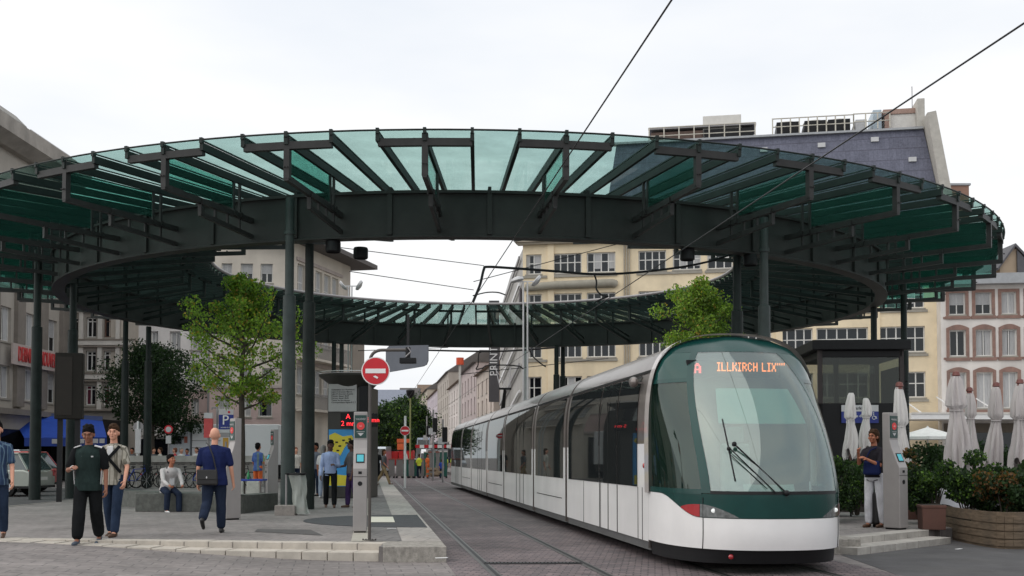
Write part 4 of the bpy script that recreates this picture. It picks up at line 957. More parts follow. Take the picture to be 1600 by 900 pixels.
lg=leafmat('light_green_leaf',(.19,.29,.04)); lg2=leafmat('mid_green_leaf',(.095,.17,.03)); ye=leafmat('yellowing_leaf',(.36,.25,.05)); dg_=leafmat('dark_green_leaf',(.012,.030,.012)); dg2=leafmat('deep_green_leaf',(.022,.046,.016))
ty=33.5; tree('plane_tree','slim light green tree with yellowing leaves inside the ring at the left',PX(377,ty),ty,PH(424,ty),2.7,lambda t:(.55+1.35*math.exp(-((t-.36)/.30)**2))*(1 if t<.85 else .8),13000,.095,[lg,lg2,ye],[.62,.3,.08],5,26,csize=.40)
ty=42; tree('plane_tree','bright green treetop behind the tram roof at the right',PX(1099,ty),ty,PH(430,ty),3.9,lambda t:1.35*math.sin(PI*min(1,.25+.7*t)),16000,.10,[lg,lg2,ye],[.55,.4,.05],9,18,csize=.55)
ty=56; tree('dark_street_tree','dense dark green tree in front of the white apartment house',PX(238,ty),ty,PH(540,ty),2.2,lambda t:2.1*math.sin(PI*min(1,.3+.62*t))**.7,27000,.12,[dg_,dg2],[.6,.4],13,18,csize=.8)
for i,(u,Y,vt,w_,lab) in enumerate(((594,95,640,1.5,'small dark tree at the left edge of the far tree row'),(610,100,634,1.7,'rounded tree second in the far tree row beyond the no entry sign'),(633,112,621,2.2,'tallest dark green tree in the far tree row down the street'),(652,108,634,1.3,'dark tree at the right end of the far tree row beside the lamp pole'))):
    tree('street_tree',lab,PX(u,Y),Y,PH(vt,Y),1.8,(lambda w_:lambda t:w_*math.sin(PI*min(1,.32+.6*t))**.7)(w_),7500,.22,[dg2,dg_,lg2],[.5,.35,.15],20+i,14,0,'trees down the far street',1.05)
def bush(name,label,x,y,z,rx,ry,rz,n,size,mats,w_,seed,group=None,cat='shrub'):
    rng=np.random.default_rng(seed); root=thing(name,label,cat,(x,y,z),0,group)
    k=int(10+rx*ry*rz*25); c=rng.normal(size=(k,3)); c/=np.linalg.norm(c,axis=1)[:,None]; c*=(rng.random(k)**.4)[:,None]; c=c*np.array([rx,ry,rz])*.82+np.array([0,0,rz*.95]); 
    V=leaves(rng,c,np.full(k,min(rx,rz)*.42),n,size); 
    b=MB(); 
    for i in range(7): e=c[i%k]; b.tube([(e[0]*.25,e[1]*.25,-.02),(e[0]*.6,e[1]*.6,e[2]*.5),tuple(e)],[.018,.012,.005],5)
    b.build('stem',bark,root,True); leafobj('foliage',V,mats,root,rng,w_); return root
hg=leafmat('hedge_green_leaf',(.030,.060,.020)); hr=leafmat('reddish_leaf',(.15,.075,.03)); hd=leafmat('hedge_dark_leaf',(.016,.034,.013))
# right-hand terrace planting (photo u, ground v, width m, height m)
wood=brickmat('weathered_wood_planter',(.16,.115,.075),(.12,.09,.06),(.03,.025,.02),.9,.11,0,.85,.06,.3,.5)
for i,(u,Y,rx,rz,lab,ms,ww) in enumerate(((1318,22.5,.45,.68,'dark green hedge bush behind the tram nose beside the standing man',[hg,hd,lg2],[.6,.3,.1]),(1347,24.,.5,.66,'dense green hedge bush behind the standing man in white trousers',[hg,hd],[.6,.4]),(1376,24.5,.5,.62,'shaded hedge bush between the standing man and the ticket machine',[hg,hd],[.5,.5]),
      (1424,22,.36,.82,'reddish brown leaved shrub just right of the ticket machine',[hr,hg,hd],[.42,.33,.25]),(1462,21.2,.35,.42,'low green shrub in the square terracotta planter',[lg2,hg],[.4,.6]),
      (1512,20.6,.55,.72,'large leafy green shrub in the curved wooden planter',[hg,lg2,hd],[.5,.2,.3]),(1568,19.9,.58,.62,'brown tipped shrub at the right end of the wooden planter',[hr,hg,hd],[.38,.3,.32]),(1612,19.6,.5,.66,'green shrub cut by the right picture edge',[hg,hd],[.6,.4]))):
    bush('terrace_shrub',lab,PX(u,Y),Y,PLZ+(.25 if i!=4 else .42),rx,.42,rz*.88,int(4200*rx*rz/.3),.062,ms,ww,40+i,'shrubs round the restaurant terrace')
for i,(u,Y,lab) in enumerate(((1303,22.0,'dark hedge bush tight against the right flank of the tram nose'),(1335,23.0,'broad dark hedge bush low behind the standing man'),(1440,21.6,'dark leafy bush in shade between the reddish shrub and the terracotta planter'),(1540,20.9,'dark dense shrub filling the middle of the curved wooden planter'),(1590,20.6,'dark shrub low at the right end of the curved planter'))): bush('terrace_shrub',lab,PX(u,Y),Y,PLZ+.12,.52,.45,.62,4200,.062,[hg,hd,lg2],[.5,.42,.08],80+i,'shrubs round the restaurant terrace')
for i,(u,Y) in enumerate(((1440,26),(1480,27),(1530,28.5),(1580,28))): bush('back_hedge_bush',['low dark bush at the left end of the back hedge behind the umbrellas','second dark bush of the back hedge behind the umbrellas','third dark bush of the back hedge behind the umbrellas','dark bush at the right end of the back hedge behind the umbrellas'][i],PX(u,Y+6),Y+6,PLZ+.3,.85,.5,.8,2600,.09,[hg,hd],[.5,.5],60+i,'bushes of the back hedge')
wp1=thing('curved_wooden_planter','curved weathered wooden planter box at the right edge of the terrace','planter',(0,0,0))
pts=smooth_path([P(1479,822,PLZ)+Vector((.0,0,0)),P(1482,838,.05),P(1520,851,.0),P(1570,858,.0),P(1640,856,.0),P(1700,846,0)],5); b=MB(); nP=len(pts)
top=.62
for o_ in (0,.055):
    b.v+=[(p.x,p.y+o_,-.02) for p in pts]+[(p.x,p.y+o_,top) for p in pts]
b.f=[(i,i+1,nP+i+1,nP+i) for i in range(nP-1)]+[(2*nP+i+1,2*nP+i,3*nP+i,3*nP+i+1) for i in range(nP-1)]+[(nP+i,nP+i+1,3*nP+i+1,3*nP+i) for i in range(nP-1)]+[(0,nP,3*nP,2*nP)]; b.m=[0]*len(b.f)
# planks as horizontal proud strips
for z in (.1,.23,.36,.49):
    for i in range(nP-1): b.bar((pts[i].x,pts[i].y-.012,z),(pts[i+1].x,pts[i+1].y-.012,z),.03,.105)
b.build('planter_wall',mat('weathered_wood',(.15,.11,.075),.85,0,.35,5,.4,30,.3,stretch=(1,1,5),dirt=.35),wp1)
b=MB(); b.prism([(p.x,p.y+.06) for p in pts]+[(pts[-1].x,pts[-1].y+1.4),(pts[0].x,pts[0].y+1.1)],.3,.52,ax='z'); b.build('soil',mat('dark_soil',(.03,.022,.016),.95,0,.3,8,.5),wp1)
def planter(u,v,wd,hh,lab,m):
    p=P(u,v,PLZ); r=thing('square_planter',lab,'planter',(p.x,p.y,PLZ),R(-8)); b=MB(); b.box((0,wd/2,hh/2),(wd,wd,hh),taper=1.04); b.box((0,wd/2,hh-.02),(wd*1.1,wd*1.1,.05)); b.build('box',m,r,bevel=.01); b=MB(); b.box((0,wd/2,hh+.005),(wd*.9,wd*.9,.02)); b.build('soil',MATS['dark_soil'],r)
terra=mat('terracotta',(.105,.048,.035),.8,0,.15,3,dirt=.3)
planter(1460,828,.40,.44,'square terracotta planter right of the ticket machine',terra); planter(1425,812,.42,.42,'shaded terracotta planter partly hidden by the ticket machine',terra); planter(1497,800,.5,.44,'terracotta planter further back under the terrace shrubs',terra)
planter(1322,800,.6,.4,'dark planter box behind the tram nose',mat('dark_planter',(.04,.035,.03),.8)); planter(1352,800,.6,.4,'dark planter box behind the standing man',MATS['dark_planter'])
# ---------------------------------------------------------------- closed umbrellas, tables
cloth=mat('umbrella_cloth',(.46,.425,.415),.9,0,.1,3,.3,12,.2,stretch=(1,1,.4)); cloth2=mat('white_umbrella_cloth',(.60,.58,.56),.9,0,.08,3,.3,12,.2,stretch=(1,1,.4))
def umbrella(lab,u,Y,vt,vb,wpx,m,cap,seed):
    zt_,zb_=PH(vt,Y),PH(vb,Y); r_=wpx*Y/F/2; x=PX(u,Y,2.5); rnd=random.Random(seed); root=thing('closed_umbrella',lab,'umbrella',(x,Y,PLZ),0,'closed terrace umbrellas')
    b=MB(); b.cyl((0,0,0),(0,0,zt_-PLZ-.05),.028,.025,10); b.build('pole',mat('dark_wood_pole',(.08,.04,.03),.6),root,True)
    b=MB(); b.cyl((0,0,0),(0,0,.07),.28,.26,20); b.build('base',M['grey'],root,True)
    h=zt_-zb_; ztie=.36+.1*rnd.random(); root.rotation_euler=(R(rnd.uniform(-1.5,1.5)),R(rnd.uniform(-1.8,1.8)),rnd.uniform(0,6)); sk=rnd.uniform(.04,.14)*rnd.choice((-1,1)); n=40; lv=26; vs=[];ph=rnd.random()*6
    for j in range(lv+1):
        t=j/lv; z=zt_-PLZ-h*t
        if t<ztie: r0=r_*(.44+.38*math.sin(min(t/ztie,1)*PI*.55)) if t>.02 else r_*.34
        elif t<ztie+.06: r0=r_*.62
        else: r0=r_*(.50+.50*math.sin(min((t-ztie-.05)/(.95-ztie),1)*PI*.55))
        if abs(t-ztie-.02)<.03: r0=r_*.52
        for i in range(n):
            a=2*PI*i/n; amp=.10+.16*t; f=1+amp*math.cos(8*a+ph+t*1.2+.6*math.sin(2*a+ph))+.07*math.sin(13*a+t*9)+.08*math.sin(3*a+ph*2+t*3)
            dz=0
            if t>.9: dz=-(t-.9)*10*.16*h*(.5+.5*math.cos(4*a+ph))*1.2+ (t-.9)*.5*h
            vs.append((r0*f*math.cos(a)+(sk*max(0,t-ztie)*1.2),r0*f*math.sin(a)+.02*math.sin(t*7+ph),z+dz+.03*t*math.sin(3*a+ph)))
    fs=[(j*n+i,j*n+(i+1)%n,(j+1)*n+(i+1)%n,(j+1)*n+i) for j in range(lv) for i in range(n)]+[tuple(range(n))]
    b=MB(); b.add(vs,fs); b.build('canopy_cloth',m,root,2 and True)
    b=MB(); zt2=zt_-PLZ-h*(ztie+.02); b.tube([(r_*.6*math.cos(2*PI*i/16),r_*.6*math.sin(2*PI*i/16),zt2) for i in range(16)],.012,5,closed=True); b.build('tie_strap',m,root)
    if cap: b=MB(); b.lathe([(.03,.10),(.07,.08),(.09,.0),(.06,-.02),(.08,-.06),(.02,-.07)],14,(0,0,zt_-PLZ+.02)); b.build('cap',mat('red_brown_cap',(.16,.05,.04),.5),root,True)
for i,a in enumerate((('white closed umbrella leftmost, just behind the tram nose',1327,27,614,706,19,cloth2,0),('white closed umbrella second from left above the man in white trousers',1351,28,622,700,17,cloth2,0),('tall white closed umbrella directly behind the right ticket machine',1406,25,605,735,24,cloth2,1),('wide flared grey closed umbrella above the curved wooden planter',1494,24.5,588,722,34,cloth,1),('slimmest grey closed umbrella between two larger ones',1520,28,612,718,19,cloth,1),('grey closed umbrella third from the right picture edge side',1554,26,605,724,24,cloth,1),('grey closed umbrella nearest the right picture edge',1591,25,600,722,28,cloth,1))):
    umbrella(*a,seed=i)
tcl=mat('white_tablecloth',(.62,.63,.66),.85,0,.06,2)
def table(lab,u,Y,hh=.74):
    x=PX(u,Y,.8); r=thing('terrace_table',lab,'table',(x,Y,PLZ),R(15),'cloth covered terrace tables'); b=MB(); b.box((0,0,hh),(.8,.8,.03)); b.build('tabletop',M['dark'],r)
    for sx in(-1,1):
        for sy in (-1,1): b=MB(); b.cyl((sx*.33,sy*.33,0),(sx*.33,sy*.33,hh),.02); b.build('leg',M['dark'],r)
    b=MB(); k=36; vs=[]
    for j,(sc,z) in enumerate(((0.02,hh+.025),(1,hh+.025),(1.03,hh-.05),(1.06,hh-.42))):
        for i in range(k):
            a=2*PI*i/k; q=1/max(abs(math.cos(a)),abs(math.sin(a))); rr=.41*q*sc*(1+(.05*math.sin(9*a) if j>=2 else 0)); vs.append((rr*math.cos(a),rr*math.sin(a),z-(.05*math.cos(4*a) if j==3 else 0)))
    b.add(vs,[(j*k+i,j*k+(i+1)%k,(j+1)*k+(i+1)%k,(j+1)*k+i) for j in range(3) for i in range(k)]+[tuple(range(k))]); b.build('cloth',tcl,r,True)
for i,(u,Y) in enumerate(((1296,24.5),(1443,23.5),(1478,22.6),(1540,23.),(1590,22.6),(1500,26))):
    table(['white clothed table behind the tram nose hedge','white clothed table seen left of the square planter','white clothed table right above the square terracotta planter','white clothed table behind the brown tipped shrub','white clothed table at the right picture edge','white clothed table farther back on the terrace'][i],u,Y)
def chair(lab,u,Y,rz):
    r=thing('terrace_chair',lab,'chair',(PX(u,Y,.8),Y,PLZ),rz,'dark terrace chairs'); dk=mat('dark_rattan',(.03,.022,.018),.8,0,.3,10)
    b=MB(); b.box((0,0,.45),(.44,.44,.05)); b.build('seat',dk,r,bevel=.01); b=MB(); b.box((0,.21,.72),(.44,.04,.45),mt=Matrix.Rotation(R(-8),3,'X')); b.build('backrest',dk,r,bevel=.015)
    for sx in(-1,1):
        for sy in (-1,1): b=MB(); b.cyl((sx*.19,sy*.19,0),(sx*.18,sy*.18,.43),.018); b.build('leg',dk,r)
for i,(u,Y,rz) in enumerate(((1460,23.1,.4),(1512,24,2.8),(1560,22.4,-.5),(1426,24.4,1))): chair(['dark chair left of the table above the terracotta planter','dark chair turned away behind the big green shrub','dark chair beside the table behind the brown tipped shrub','dark chair behind the reddish shrub'][i],u,Y,rz)
# small open white parasol far back
up_=thing('open_parasol','small open white parasol farther back under the shop canopy','umbrella',(PX(1450,50),50,PLZ)); b=MB(); b.cyl((0,0,0),(0,0,2.5),.03); b.build('pole',M['lgrey'],up_); b=MB(); b.lathe([(.03,2.75),(.06,2.68),(1.5,2.25),(1.52,2.12),(1.46,2.14),(.05,2.6)],10,(0,0,0)); b.build('canopy_cloth',mat('white_parasol',(.65,.65,.63),.8),up_)
# ---------------------------------------------------------------- glass lift house
LY=33; ex0,ex1=PX(1277,LY,3),PX(1413,LY,3); lf=thing('lift_house','dark framed glass lift house with flat black roof behind the terrace','lift',((ex0+ex1)/2,LY,PLZ),R(-3)); hw=(ex1-ex0)/2; zt=PH(547,LY)-PLZ
dkf=mat('dark_brown_steel',(.028,.018,.017),.5,0,.15,3); b=MB(); b.span((-hw-.15,-.2,zt),(hw+.15,2.9,zt+.3)); b.span((-hw+.1,.0,zt-.22),(hw-.05,2.7,zt)); b.build('roof',M['black'],lf,bevel=.02)
for x,y in ((-hw+.12,.05),(hw-.08,.05),(-hw+.12,2.7),(hw-.08,2.7),(-hw+.62,.12)): b=MB(); b.box((x,y,zt/2),(.13,.1,zt)); b.build('frame_post',dkf,lf)
zb_=PH(630,LY)-PLZ; lg_=glassmat('lift_glass',(.42,.46,.42),.04,.02,(.02,.025,.02),.92)
b=MB(); b.span((-hw+.2,.03,zb_),(hw-.15,.05,zt-.22)); b.build('glass_panel',lg_,lf); b=MB(); b.span((-hw+.2,2.7,zb_),(hw-.15,2.72,zt-.22)); b.build('glass_panel',glassmat('lift_glass_back',(.7,.72,.7),.05,.02,(.05,.05,.05),.95),lf)
b=MB(); b.span((-hw,.0,0),(hw,2.8,zb_)); b.build('lower_wall',M['black'],lf)
b=MB(); 
b.span((hw+.02,.1,0),(hw+.06,2.6,PH(570,LY)-PLZ))
for i in range(34): b.box((hw+.1,1.3,.15+i*.105),(.06,2.5,.03))
b.build('louvre_screen',M['dark'],lf)
sx0,sx1=PX(1315,LY,2)-lf.location.x,PX(1372,LY,2)-lf.location.x
b=MB(); b.span((sx0,-.06,PH(661,LY)-PLZ),(sx1,-.02,PH(643,LY)-PLZ)); b.build('blue_sign_panel',mat('parking_blue',(.01,.025,.2),.4),lf); b=MB(); b.span((sx0,-.06,PH(643,LY)-PLZ),(sx1,-.02,PH(633,LY)-PLZ)); b.build('white_sign_panel',M['lgrey'],lf)
text('Parking',.14,M['dark'],lf,((sx0+sx1)/2+.0,-.065,PH(638,LY)-PLZ)); text('Homme de Fer',.12,M['white'],lf,((sx0+sx1)/2-.08,-.065,PH(650,LY)-PLZ))
b=MB(); b.span((sx0-.5,-.04,0),(sx0-.3,-.01,2)); 
# wheelchair symbol built from a ring and bars
wx,wz=sx1-.14,PH(651,LY)-PLZ; b=MB(); b.tube([(wx+.05*math.cos(R(a)),-.068,wz-.035+.05*math.sin(R(a))) for a in range(130,410,20)],.009,5); b.bar((wx-.01,-.068,wz+.08),(wx,-.068,wz),.016); b.bar((wx,-.068,wz),(wx+.06,-.068,wz),.016); b.bar((wx+.06,-.068,wz),(wx+.085,-.068,wz-.07),.016); b.ell((wx-.01,-.068,wz+.11),(.017,.006,.017)); b.build('wheelchair_symbol',M['white'],lf)
# ---------------------------------------------------------------- people
def cap_(b,p,q,r0,r1,n=14,m=0):
    """tapered capsule"""
    p,q=Vector(p),Vector(q); d=q-p; L=d.length
    if L<1e-5: return
    d/=L; pts=[];rs=[]
    for a in (80,50,20): pts.append(p-d*r0*math.sin(R(a))); rs.append(r0*math.cos(R(a)))
    pts.append(p.lerp(q,.5)); rs.append((r0+r1)/2)
    for a in (20,50,80): pts.append(q+d*r1*math.sin(R(a))); rs.append(r1*math.cos(R(a)))
    b.tube(pts,rs,n,m)
def loft(b,secs,n=20,m=0):
    """secs: (centre, rx, ry) horizontal ellipses"""
    vs=[];k=len(secs)
    for c,rx,ry in secs:
        for j in range(n):
            t=2*PI*j/n; vs.append((c[0]+rx*math.cos(t),c[1]+ry*math.sin(t),c[2]))
    b.add(vs,[(i*n+j,i*n+(j+1)%n,(i+1)*n+(j+1)%n,(i+1)*n+j) for i in range(k-1) for j in range(n)]+[tuple(range(n))[::-1],tuple((k-1)*n+j for j in range(n))],m)
def remesh(b,name,mats,parent,vox,smooth=3,matfn=None):
    me=b.mesh(name,mats if isinstance(mats,(list,tuple)) else [mats]); o=bpy.data.objects.new(name,me); COL.objects.link(o)
    r=o.modifiers.new('r','REMESH'); r.mode='VOXEL'; r.voxel_size=vox; r.use_smooth_shade=True
    s=o.modifiers.new('s','SMOOTH'); s.factor=.5; s.iterations=smooth
    bpy.context.view_layer.update(); dg=bpy.context.evaluated_depsgraph_get(); m2=bpy.data.meshes.new_from_object(o.evaluated_get(dg)); bpy.data.objects.remove(o)
    m2.name=name; m2.materials.clear()
    for x in (mats if isinstance(mats,(list,tuple)) else [mats]): m2.materials.append(x)
    if matfn:
        for p in m2.polygons: p.material_index=matfn(p.center)
    o=bpy.data.objects.new(name,m2); COL.objects.link(o); o.parent=parent; return o
def cl(name,c,**k): return mat(name,c,.9,0,k.get('var',.28),k.get('scale',6),1.0,k.get('bs',8),.05,stretch=(1,1,.55))
SK=dict(light=mat('light_skin',srgb(205,150,125),.55,0,.06,6),tan=mat('tan_skin',srgb(165,105,78),.55,0,.06,6),dark=mat('dark_skin',srgb(82,52,40),.5,0,.06,6),brown=mat('brown_skin',srgb(135,88,66),.5,0,.06,6))
HAIR=dict(black=mat('black_hair',(.007,.006,.006),.8,0,.3,30,.6,60,spec=.1),brown=mat('brown_hair',(.045,.024,.013),.8,0,.3,30,.6,60,spec=.1),red=mat('auburn_hair',(.16,.05,.02),.6,0,.3,30,.6,60),grey=mat('grey_hair',(.25,.24,.23),.7))
def person(label,u,v,H,top,bot,shoe,skin='light',hair='brown',face=0,legs=((18,6),(-14,22)),arms=((8,8,12),(-8,8,20)),vox=.012,z=PLZ,sleeve='short',shorts=False,lean=0,head=(0,0),sit=None,hairlen='short',build_=1.,Y=None,x=None,group=None,hem=.86,spl=1.5,bag=1.,inward=(0,0),extra=None,skirt=False,vtop=None):
    """face: heading in degrees (0 = towards the camera). legs: (thigh forward, knee bend) left,right. arms: (forward, out, elbow bend)"""
    if Y is None: Y=PG(v,z)
    if x is None: x=PX(u,Y,z+.9)
    root=thing('person',label,'person',(x,Y,z),R(face),group); k=H/1.76; B=build_
    V=lambda a,b_,c:Vector((a*k,b_*k,c*k))
    ln=math.tan(R(lean)); sh=lambda p:Vector((p.x,p.y-ln*max(0,p.z-.93*k),p.z))
    hipz=.93 if sit is None else sit/k+.10
    def jleg(s,th,kn,splay=spl):
        hip=V(s*.095,0,hipz); t=R(th); d=V(s*math.sin(R(splay)),-math.sin(t),-math.cos(t)); knee=hip+d*.44; t2=R(th-kn); ank=knee+V(s*.0,-math.sin(t2),-math.cos(t2))*.42; return hip,knee,ank,t2
    LG=[jleg(-1,*legs[0]),jleg(1,*legs[1])]
    if sit is None:
        low=min((l[2].z-.085*k-(.03*k if math.sin(l[3])<-.3 else 0)) for l in LG); dz=-low
    else: dz=0
    o=Vector((0,0,dz)); LG=[(a+o,b_+o,c+o,t) for a,b_,c,t in LG]
    hz=hipz*k+dz; Z=lambda z_:(z_-.93)*k+hz
    def T(x_,y_,z_): p=Vector((x_*k,y_*k,Z(z_))); p.y-=ln*max(0,z_-.93)*k; return p
    body=MB()
    def torso(b,g,z0,z1,rr=1.):
        secs=[(.84,.155,.105),(.92,.170,.118),(1.0,.158,.112),(1.1,.150,.108),(1.2,.162,.115),(1.3,.172,.12),(1.37,.165,.112),(1.42,.125,.09),(1.46,.08,.068)]
        ss=[s for s in secs if z0<=s[0]<=z1]; loft(b,[(T(0,.0,s[0]),(s[1]*B+g)*k,(s[2]*B*B+g)*k) for s in ss])
    torso(body,-.012,.84,1.48); cap_(body,T(0,.01,1.42),T(0,-.0,1.56),.060*k,.055*k)
    nod,turn=head; HR=Matrix.Rotation(R(turn),3,'Z')@Matrix.Rotation(R(nod),3,'X'); hc=T(0,-.005,1.548)
    hp=lambda x_,y_,z_:hc+HR@(Vector((x_,y_,z_))*k*1.10)
    he=lambda c,r,b=body:b.ell(hp(*c),[q*k*1.10 for q in r],14,0,HR)
    he((0,.008,.115),(.074,.093,.100)); he((0,-.026,.055),(.056,.062,.066)); he((0,-.072,.018),(.026,.022,.02)); he((0,-.094,.082),(.012,.022,.024)); he((0,-.086,.108),(.009,.016,.03))
    he((0,-.080,.133),(.052,.016,.010)); he((0,-.082,.045),(.026,.012,.008))
    for s in (-1,1): he((s*.076,.0,.085),(.011,.022,.032)); he((s*.04,-.066,.075),(.022,.02,.022))
    AR=[]
    for s,(af,ab,eb),iw in ((-1,arms[0],inward[0]),(1,arms[1],inward[1])):
        shd=T(s*.178*B,.0,1.385); a,bb=R(af),R(ab); d1=Vector((s*math.sin(bb),-math.sin(a)*math.cos(bb),-math.cos(a)*math.cos(bb))); el=shd+d1*.30*k
        a2=R(af+eb); d2=Vector((s*math.sin(bb)*.4-s*math.sin(R(iw)),-math.sin(a2),-math.cos(a2))).normalized(); wr=el+d2*.255*k; AR.append((shd,el,wr,d2,s))
    for shd,el,wr,d2,s in AR:
        cap_(body,shd,el,.047*k,.038*k); cap_(body,el,wr,.038*k,.026*k)
        # hand: palm, four fingers, thumb
        side=Vector((0,-1,0)); side=(side-d2*side.dot(d2)).normalized() if abs(d2.y)<.9 else Vector((-s,0,0)); nrm=d2.cross(side).normalized()
        if nrm.x*s>0: nrm=-nrm
        pc=wr+d2*.05*k; cap_(body,wr,wr+d2*.085*k+side*.012*k,.024*k,.026*k); cap_(body,wr+d2*.03*k-side*.015*k,wr+d2*.085*k-side*.02*k,.018*k,.018*k)
        if vox<.016:
            for i,(o_,fl_) in enumerate(((.034,.068),(.012,.078),(-.011,.072),(-.032,.056))):
                b0=wr+d2*.09*k+side*o_*k; b1=b0+(d2*.55+nrm*.25).normalized()*fl_*.55*k; b2=b1+(d2*.5+nrm*.9).normalized()*fl_*.45*k; cap_(body,b0,b1,.0098*k,.009*k,8); cap_(body,b1,b2,.009*k,.0078*k,8)
            t0=wr+d2*.03*k+side*.025*k; t1=t0+(side*.8+d2*.7+nrm*.3).normalized()*.045*k; cap_(body,t0,t1,.012*k,.010*k,8); cap_(body,t1,t1+(d2*.9+nrm*.4+side*.2).normalized()*.03*k,.010*k,.008*k,8)
        else: cap_(body,wr+d2*.08*k,wr+d2*.15*k+nrm*.02*k,.026*k,.016*k)
    for (hip,kn,an,t2) in LG:
        cap_(body,hip,kn,.076*k*B,.052*k); cap_(body,kn,kn.lerp(an,.35),.050*k,.054*k); cap_(body,kn.lerp(an,.35),an,.054*k,.034*k)
    FT=[]
    for (hip,kn,an,t2) in LG:
        fa=t2*.75 if sit is None and t2<-.25 else 0; f=Vector((0,-math.cos(fa),math.sin(fa)*1.0)); dn=Vector((0,-math.sin(fa)*1,-math.cos(fa)))
        FT.append((an,f,dn)); cap_(body,an,an+dn*.045*k+f*.05*k,.035*k,.032*k)
        cap_(body,an+dn*.055*k+f*.03*k,an+dn*.065*k+f*.14*k,.028*k,.022*k)
    remesh(body,'body',SK[skin],root,vox)
    # shirt
    if top:
        b=MB(); z0=hem; torso(b,.012,.84,1.47)
        if hem<.84: loft(b,[(T(0,0,hem),(.19*B)*k,(.14*B)*k),(T(0,0,.9),(.185*B)*k,.135*B*k)])
        cap_(b,T(0,0.01,1.39),T(0,.008,1.455),.082*k,.068*k)
        for shd,el,wr,d2,s in AR:
            cap_(b,T(s*.035,.01,1.425),shd,.062*k,.060*k)
            if sleeve=='short': cap_(b,shd,shd.lerp(el,.72),.060*k,.064*k)
            elif sleeve=='long': cap_(b,shd,el,.064*k,.053*k); cap_(b,el,el.lerp(wr,.92),.053*k,.039*k)
        remesh(b,'shirt',top,root,max(vox,.010),2)
    if bot:
        b=MB(); loft(b,[(T(0,0,z_),(rx*B+.012)*k,(ry*B+.012)*k) for z_,rx,ry in ((.84,.150,.105),(.90,.168,.116),(.98,.160,.112),(1.03,.152,.108))])
        for (hip,kn,an,t2) in LG:
            cap_(b,hip+Vector((0,0,-.0)),kn,.096*k*B,.078*k*bag)
            if not shorts: cap_(b,kn,kn.lerp(an,.5),.078*k*bag,.076*k*bag); cap_(b,kn.lerp(an,.5),kn.lerp(an,.92-.08*(bag-1)*5),.076*k*bag,.068*k*bag); 
        if skirt: loft(b,[(T(0,0,.55),.24*k,.2*k),(T(0,0,.95),.18*k,.13*k)])
        remesh(b,'trousers' if not shorts else 'shorts',bot,root,max(vox,.010),2)
    for (an,f,dn) in FT:
        b=MB(); cap_(b,an+dn*.03*k+f*-.01*k,an+dn*.052*k+f*.04*k,.043*k,.036*k); cap_(b,an+dn*.052*k+f*.03*k,an+dn*.058*k+f*.165*k,.038*k,.031*k); cap_(b,an+dn*.05*k-f*.03*k,an+dn*.06*k+f*.02*k,.034*k,.032*k)
        remesh(b,'shoe',shoe,root,max(vox,.010),1)
    # hair
    if hair:
        b=MB(); he((0,.014,.146),(.081,.092,.080),b); he((0,.042,.105),(.079,.074,.11),b)
        rh=random.Random(label)
        for _ in range(16): a_=rh.uniform(0,6.28); q_=rh.uniform(.2,1.2); he((.07*math.cos(a_)*math.sin(q_),.015+.085*math.sin(a_)*math.sin(q_),.146+.075*math.cos(q_)),(.024,.026,.018),b)
        for s in (-1,1): he((s*.072,.012,.105),(.012,.03,.035),b)
        if hairlen=='long': he((0,.05,.02),(.08,.06,.14),b)
        if hairlen=='curly': he((0,.03,.12),(.092,.10,.105),b); he((0,.06,.07),(.085,.065,.1),b)
        remesh(b,'hair',HAIR[hair],root,max(vox*.8,.008),1)
    if vox<.016:
        for s in (-1,1):
            b=MB(); b.ell(hp(s*.031,-.078,.112),(.0125*k,.009*k,.0065*k),10); b.build('eye',mat('eye_dark',(.05,.04,.035),.3),root,True)
            b=MB(); b.bar(hp(s*.016,-.0915,.137),hp(s*.05,-.083,.135),.006*k,.006*k); b.build('eyebrow',HAIR[hair or 'grey'],root,True)
        b=MB(); b.bar(hp(-.021,-.0925,.047),hp(.021,-.0925,.047),.004*k,.006*k); b.build('mouth',mat('lip',(.20,.07,.06),.5),root)
    if extra: extra(root,T,k,AR,LG,hp)
    return root
black_c=cl('black_cotton',(.012,.013,.014)); denim=cl('blue_denim',(.026,.040,.072)); ddenim=cl('dark_denim',(.02,.028,.05)); whitec=cl('white_cotton',(.62,.62,.62)); navy=cl('navy_cotton',(.015,.022,.075)); lblue=cl('pale_blue_cotton',(.30,.38,.58)); khaki=cl('khaki_cotton',(.26,.19,.11)); creamc=cl('cream_cotton',(.5,.47,.42)); greyc=cl('grey_cotton',(.10,.10,.105)); purple=cl('purple_cotton',(.05,.03,.09)); hiviz=mat('yellow_safety_vest',(.62,.75,.05),.7,0,.1,4); orangec=cl('orange_cloth',(.65,.15,.05)); bluec=cl('bright_blue_cotton',(.03,.07,.35))
blk=mat('black_leather',(.012,.011,.011),.45); brown_s=mat('brown_leather',(.09,.045,.025),.5); white_s=mat('white_trainer',(.65,.65,.65),.5)
plaid=brickmat('blue_plaid',(.03,.06,.12),(.02,.04,.09),(.10,.16,.22),.07,.05,0,.9,.14,.2,0); beigeplaid=brickmat('beige_plaid',(.33,.31,.26),(.38,.36,.31),(.16,.15,.12),.075,.055,0,.9,.16,.15,0)
floral=brickmat('blue_floral',(.03,.08,.35),(.25,.32,.08),(.05,.12,.4),.13,.09,.5,.9,.1,.5,0)
def strap(b,pts,wd,m=0): 
    for p,q in zip(pts,pts[1:]): b.bar(p,q,wd,.012,m,up=(0,1,0))
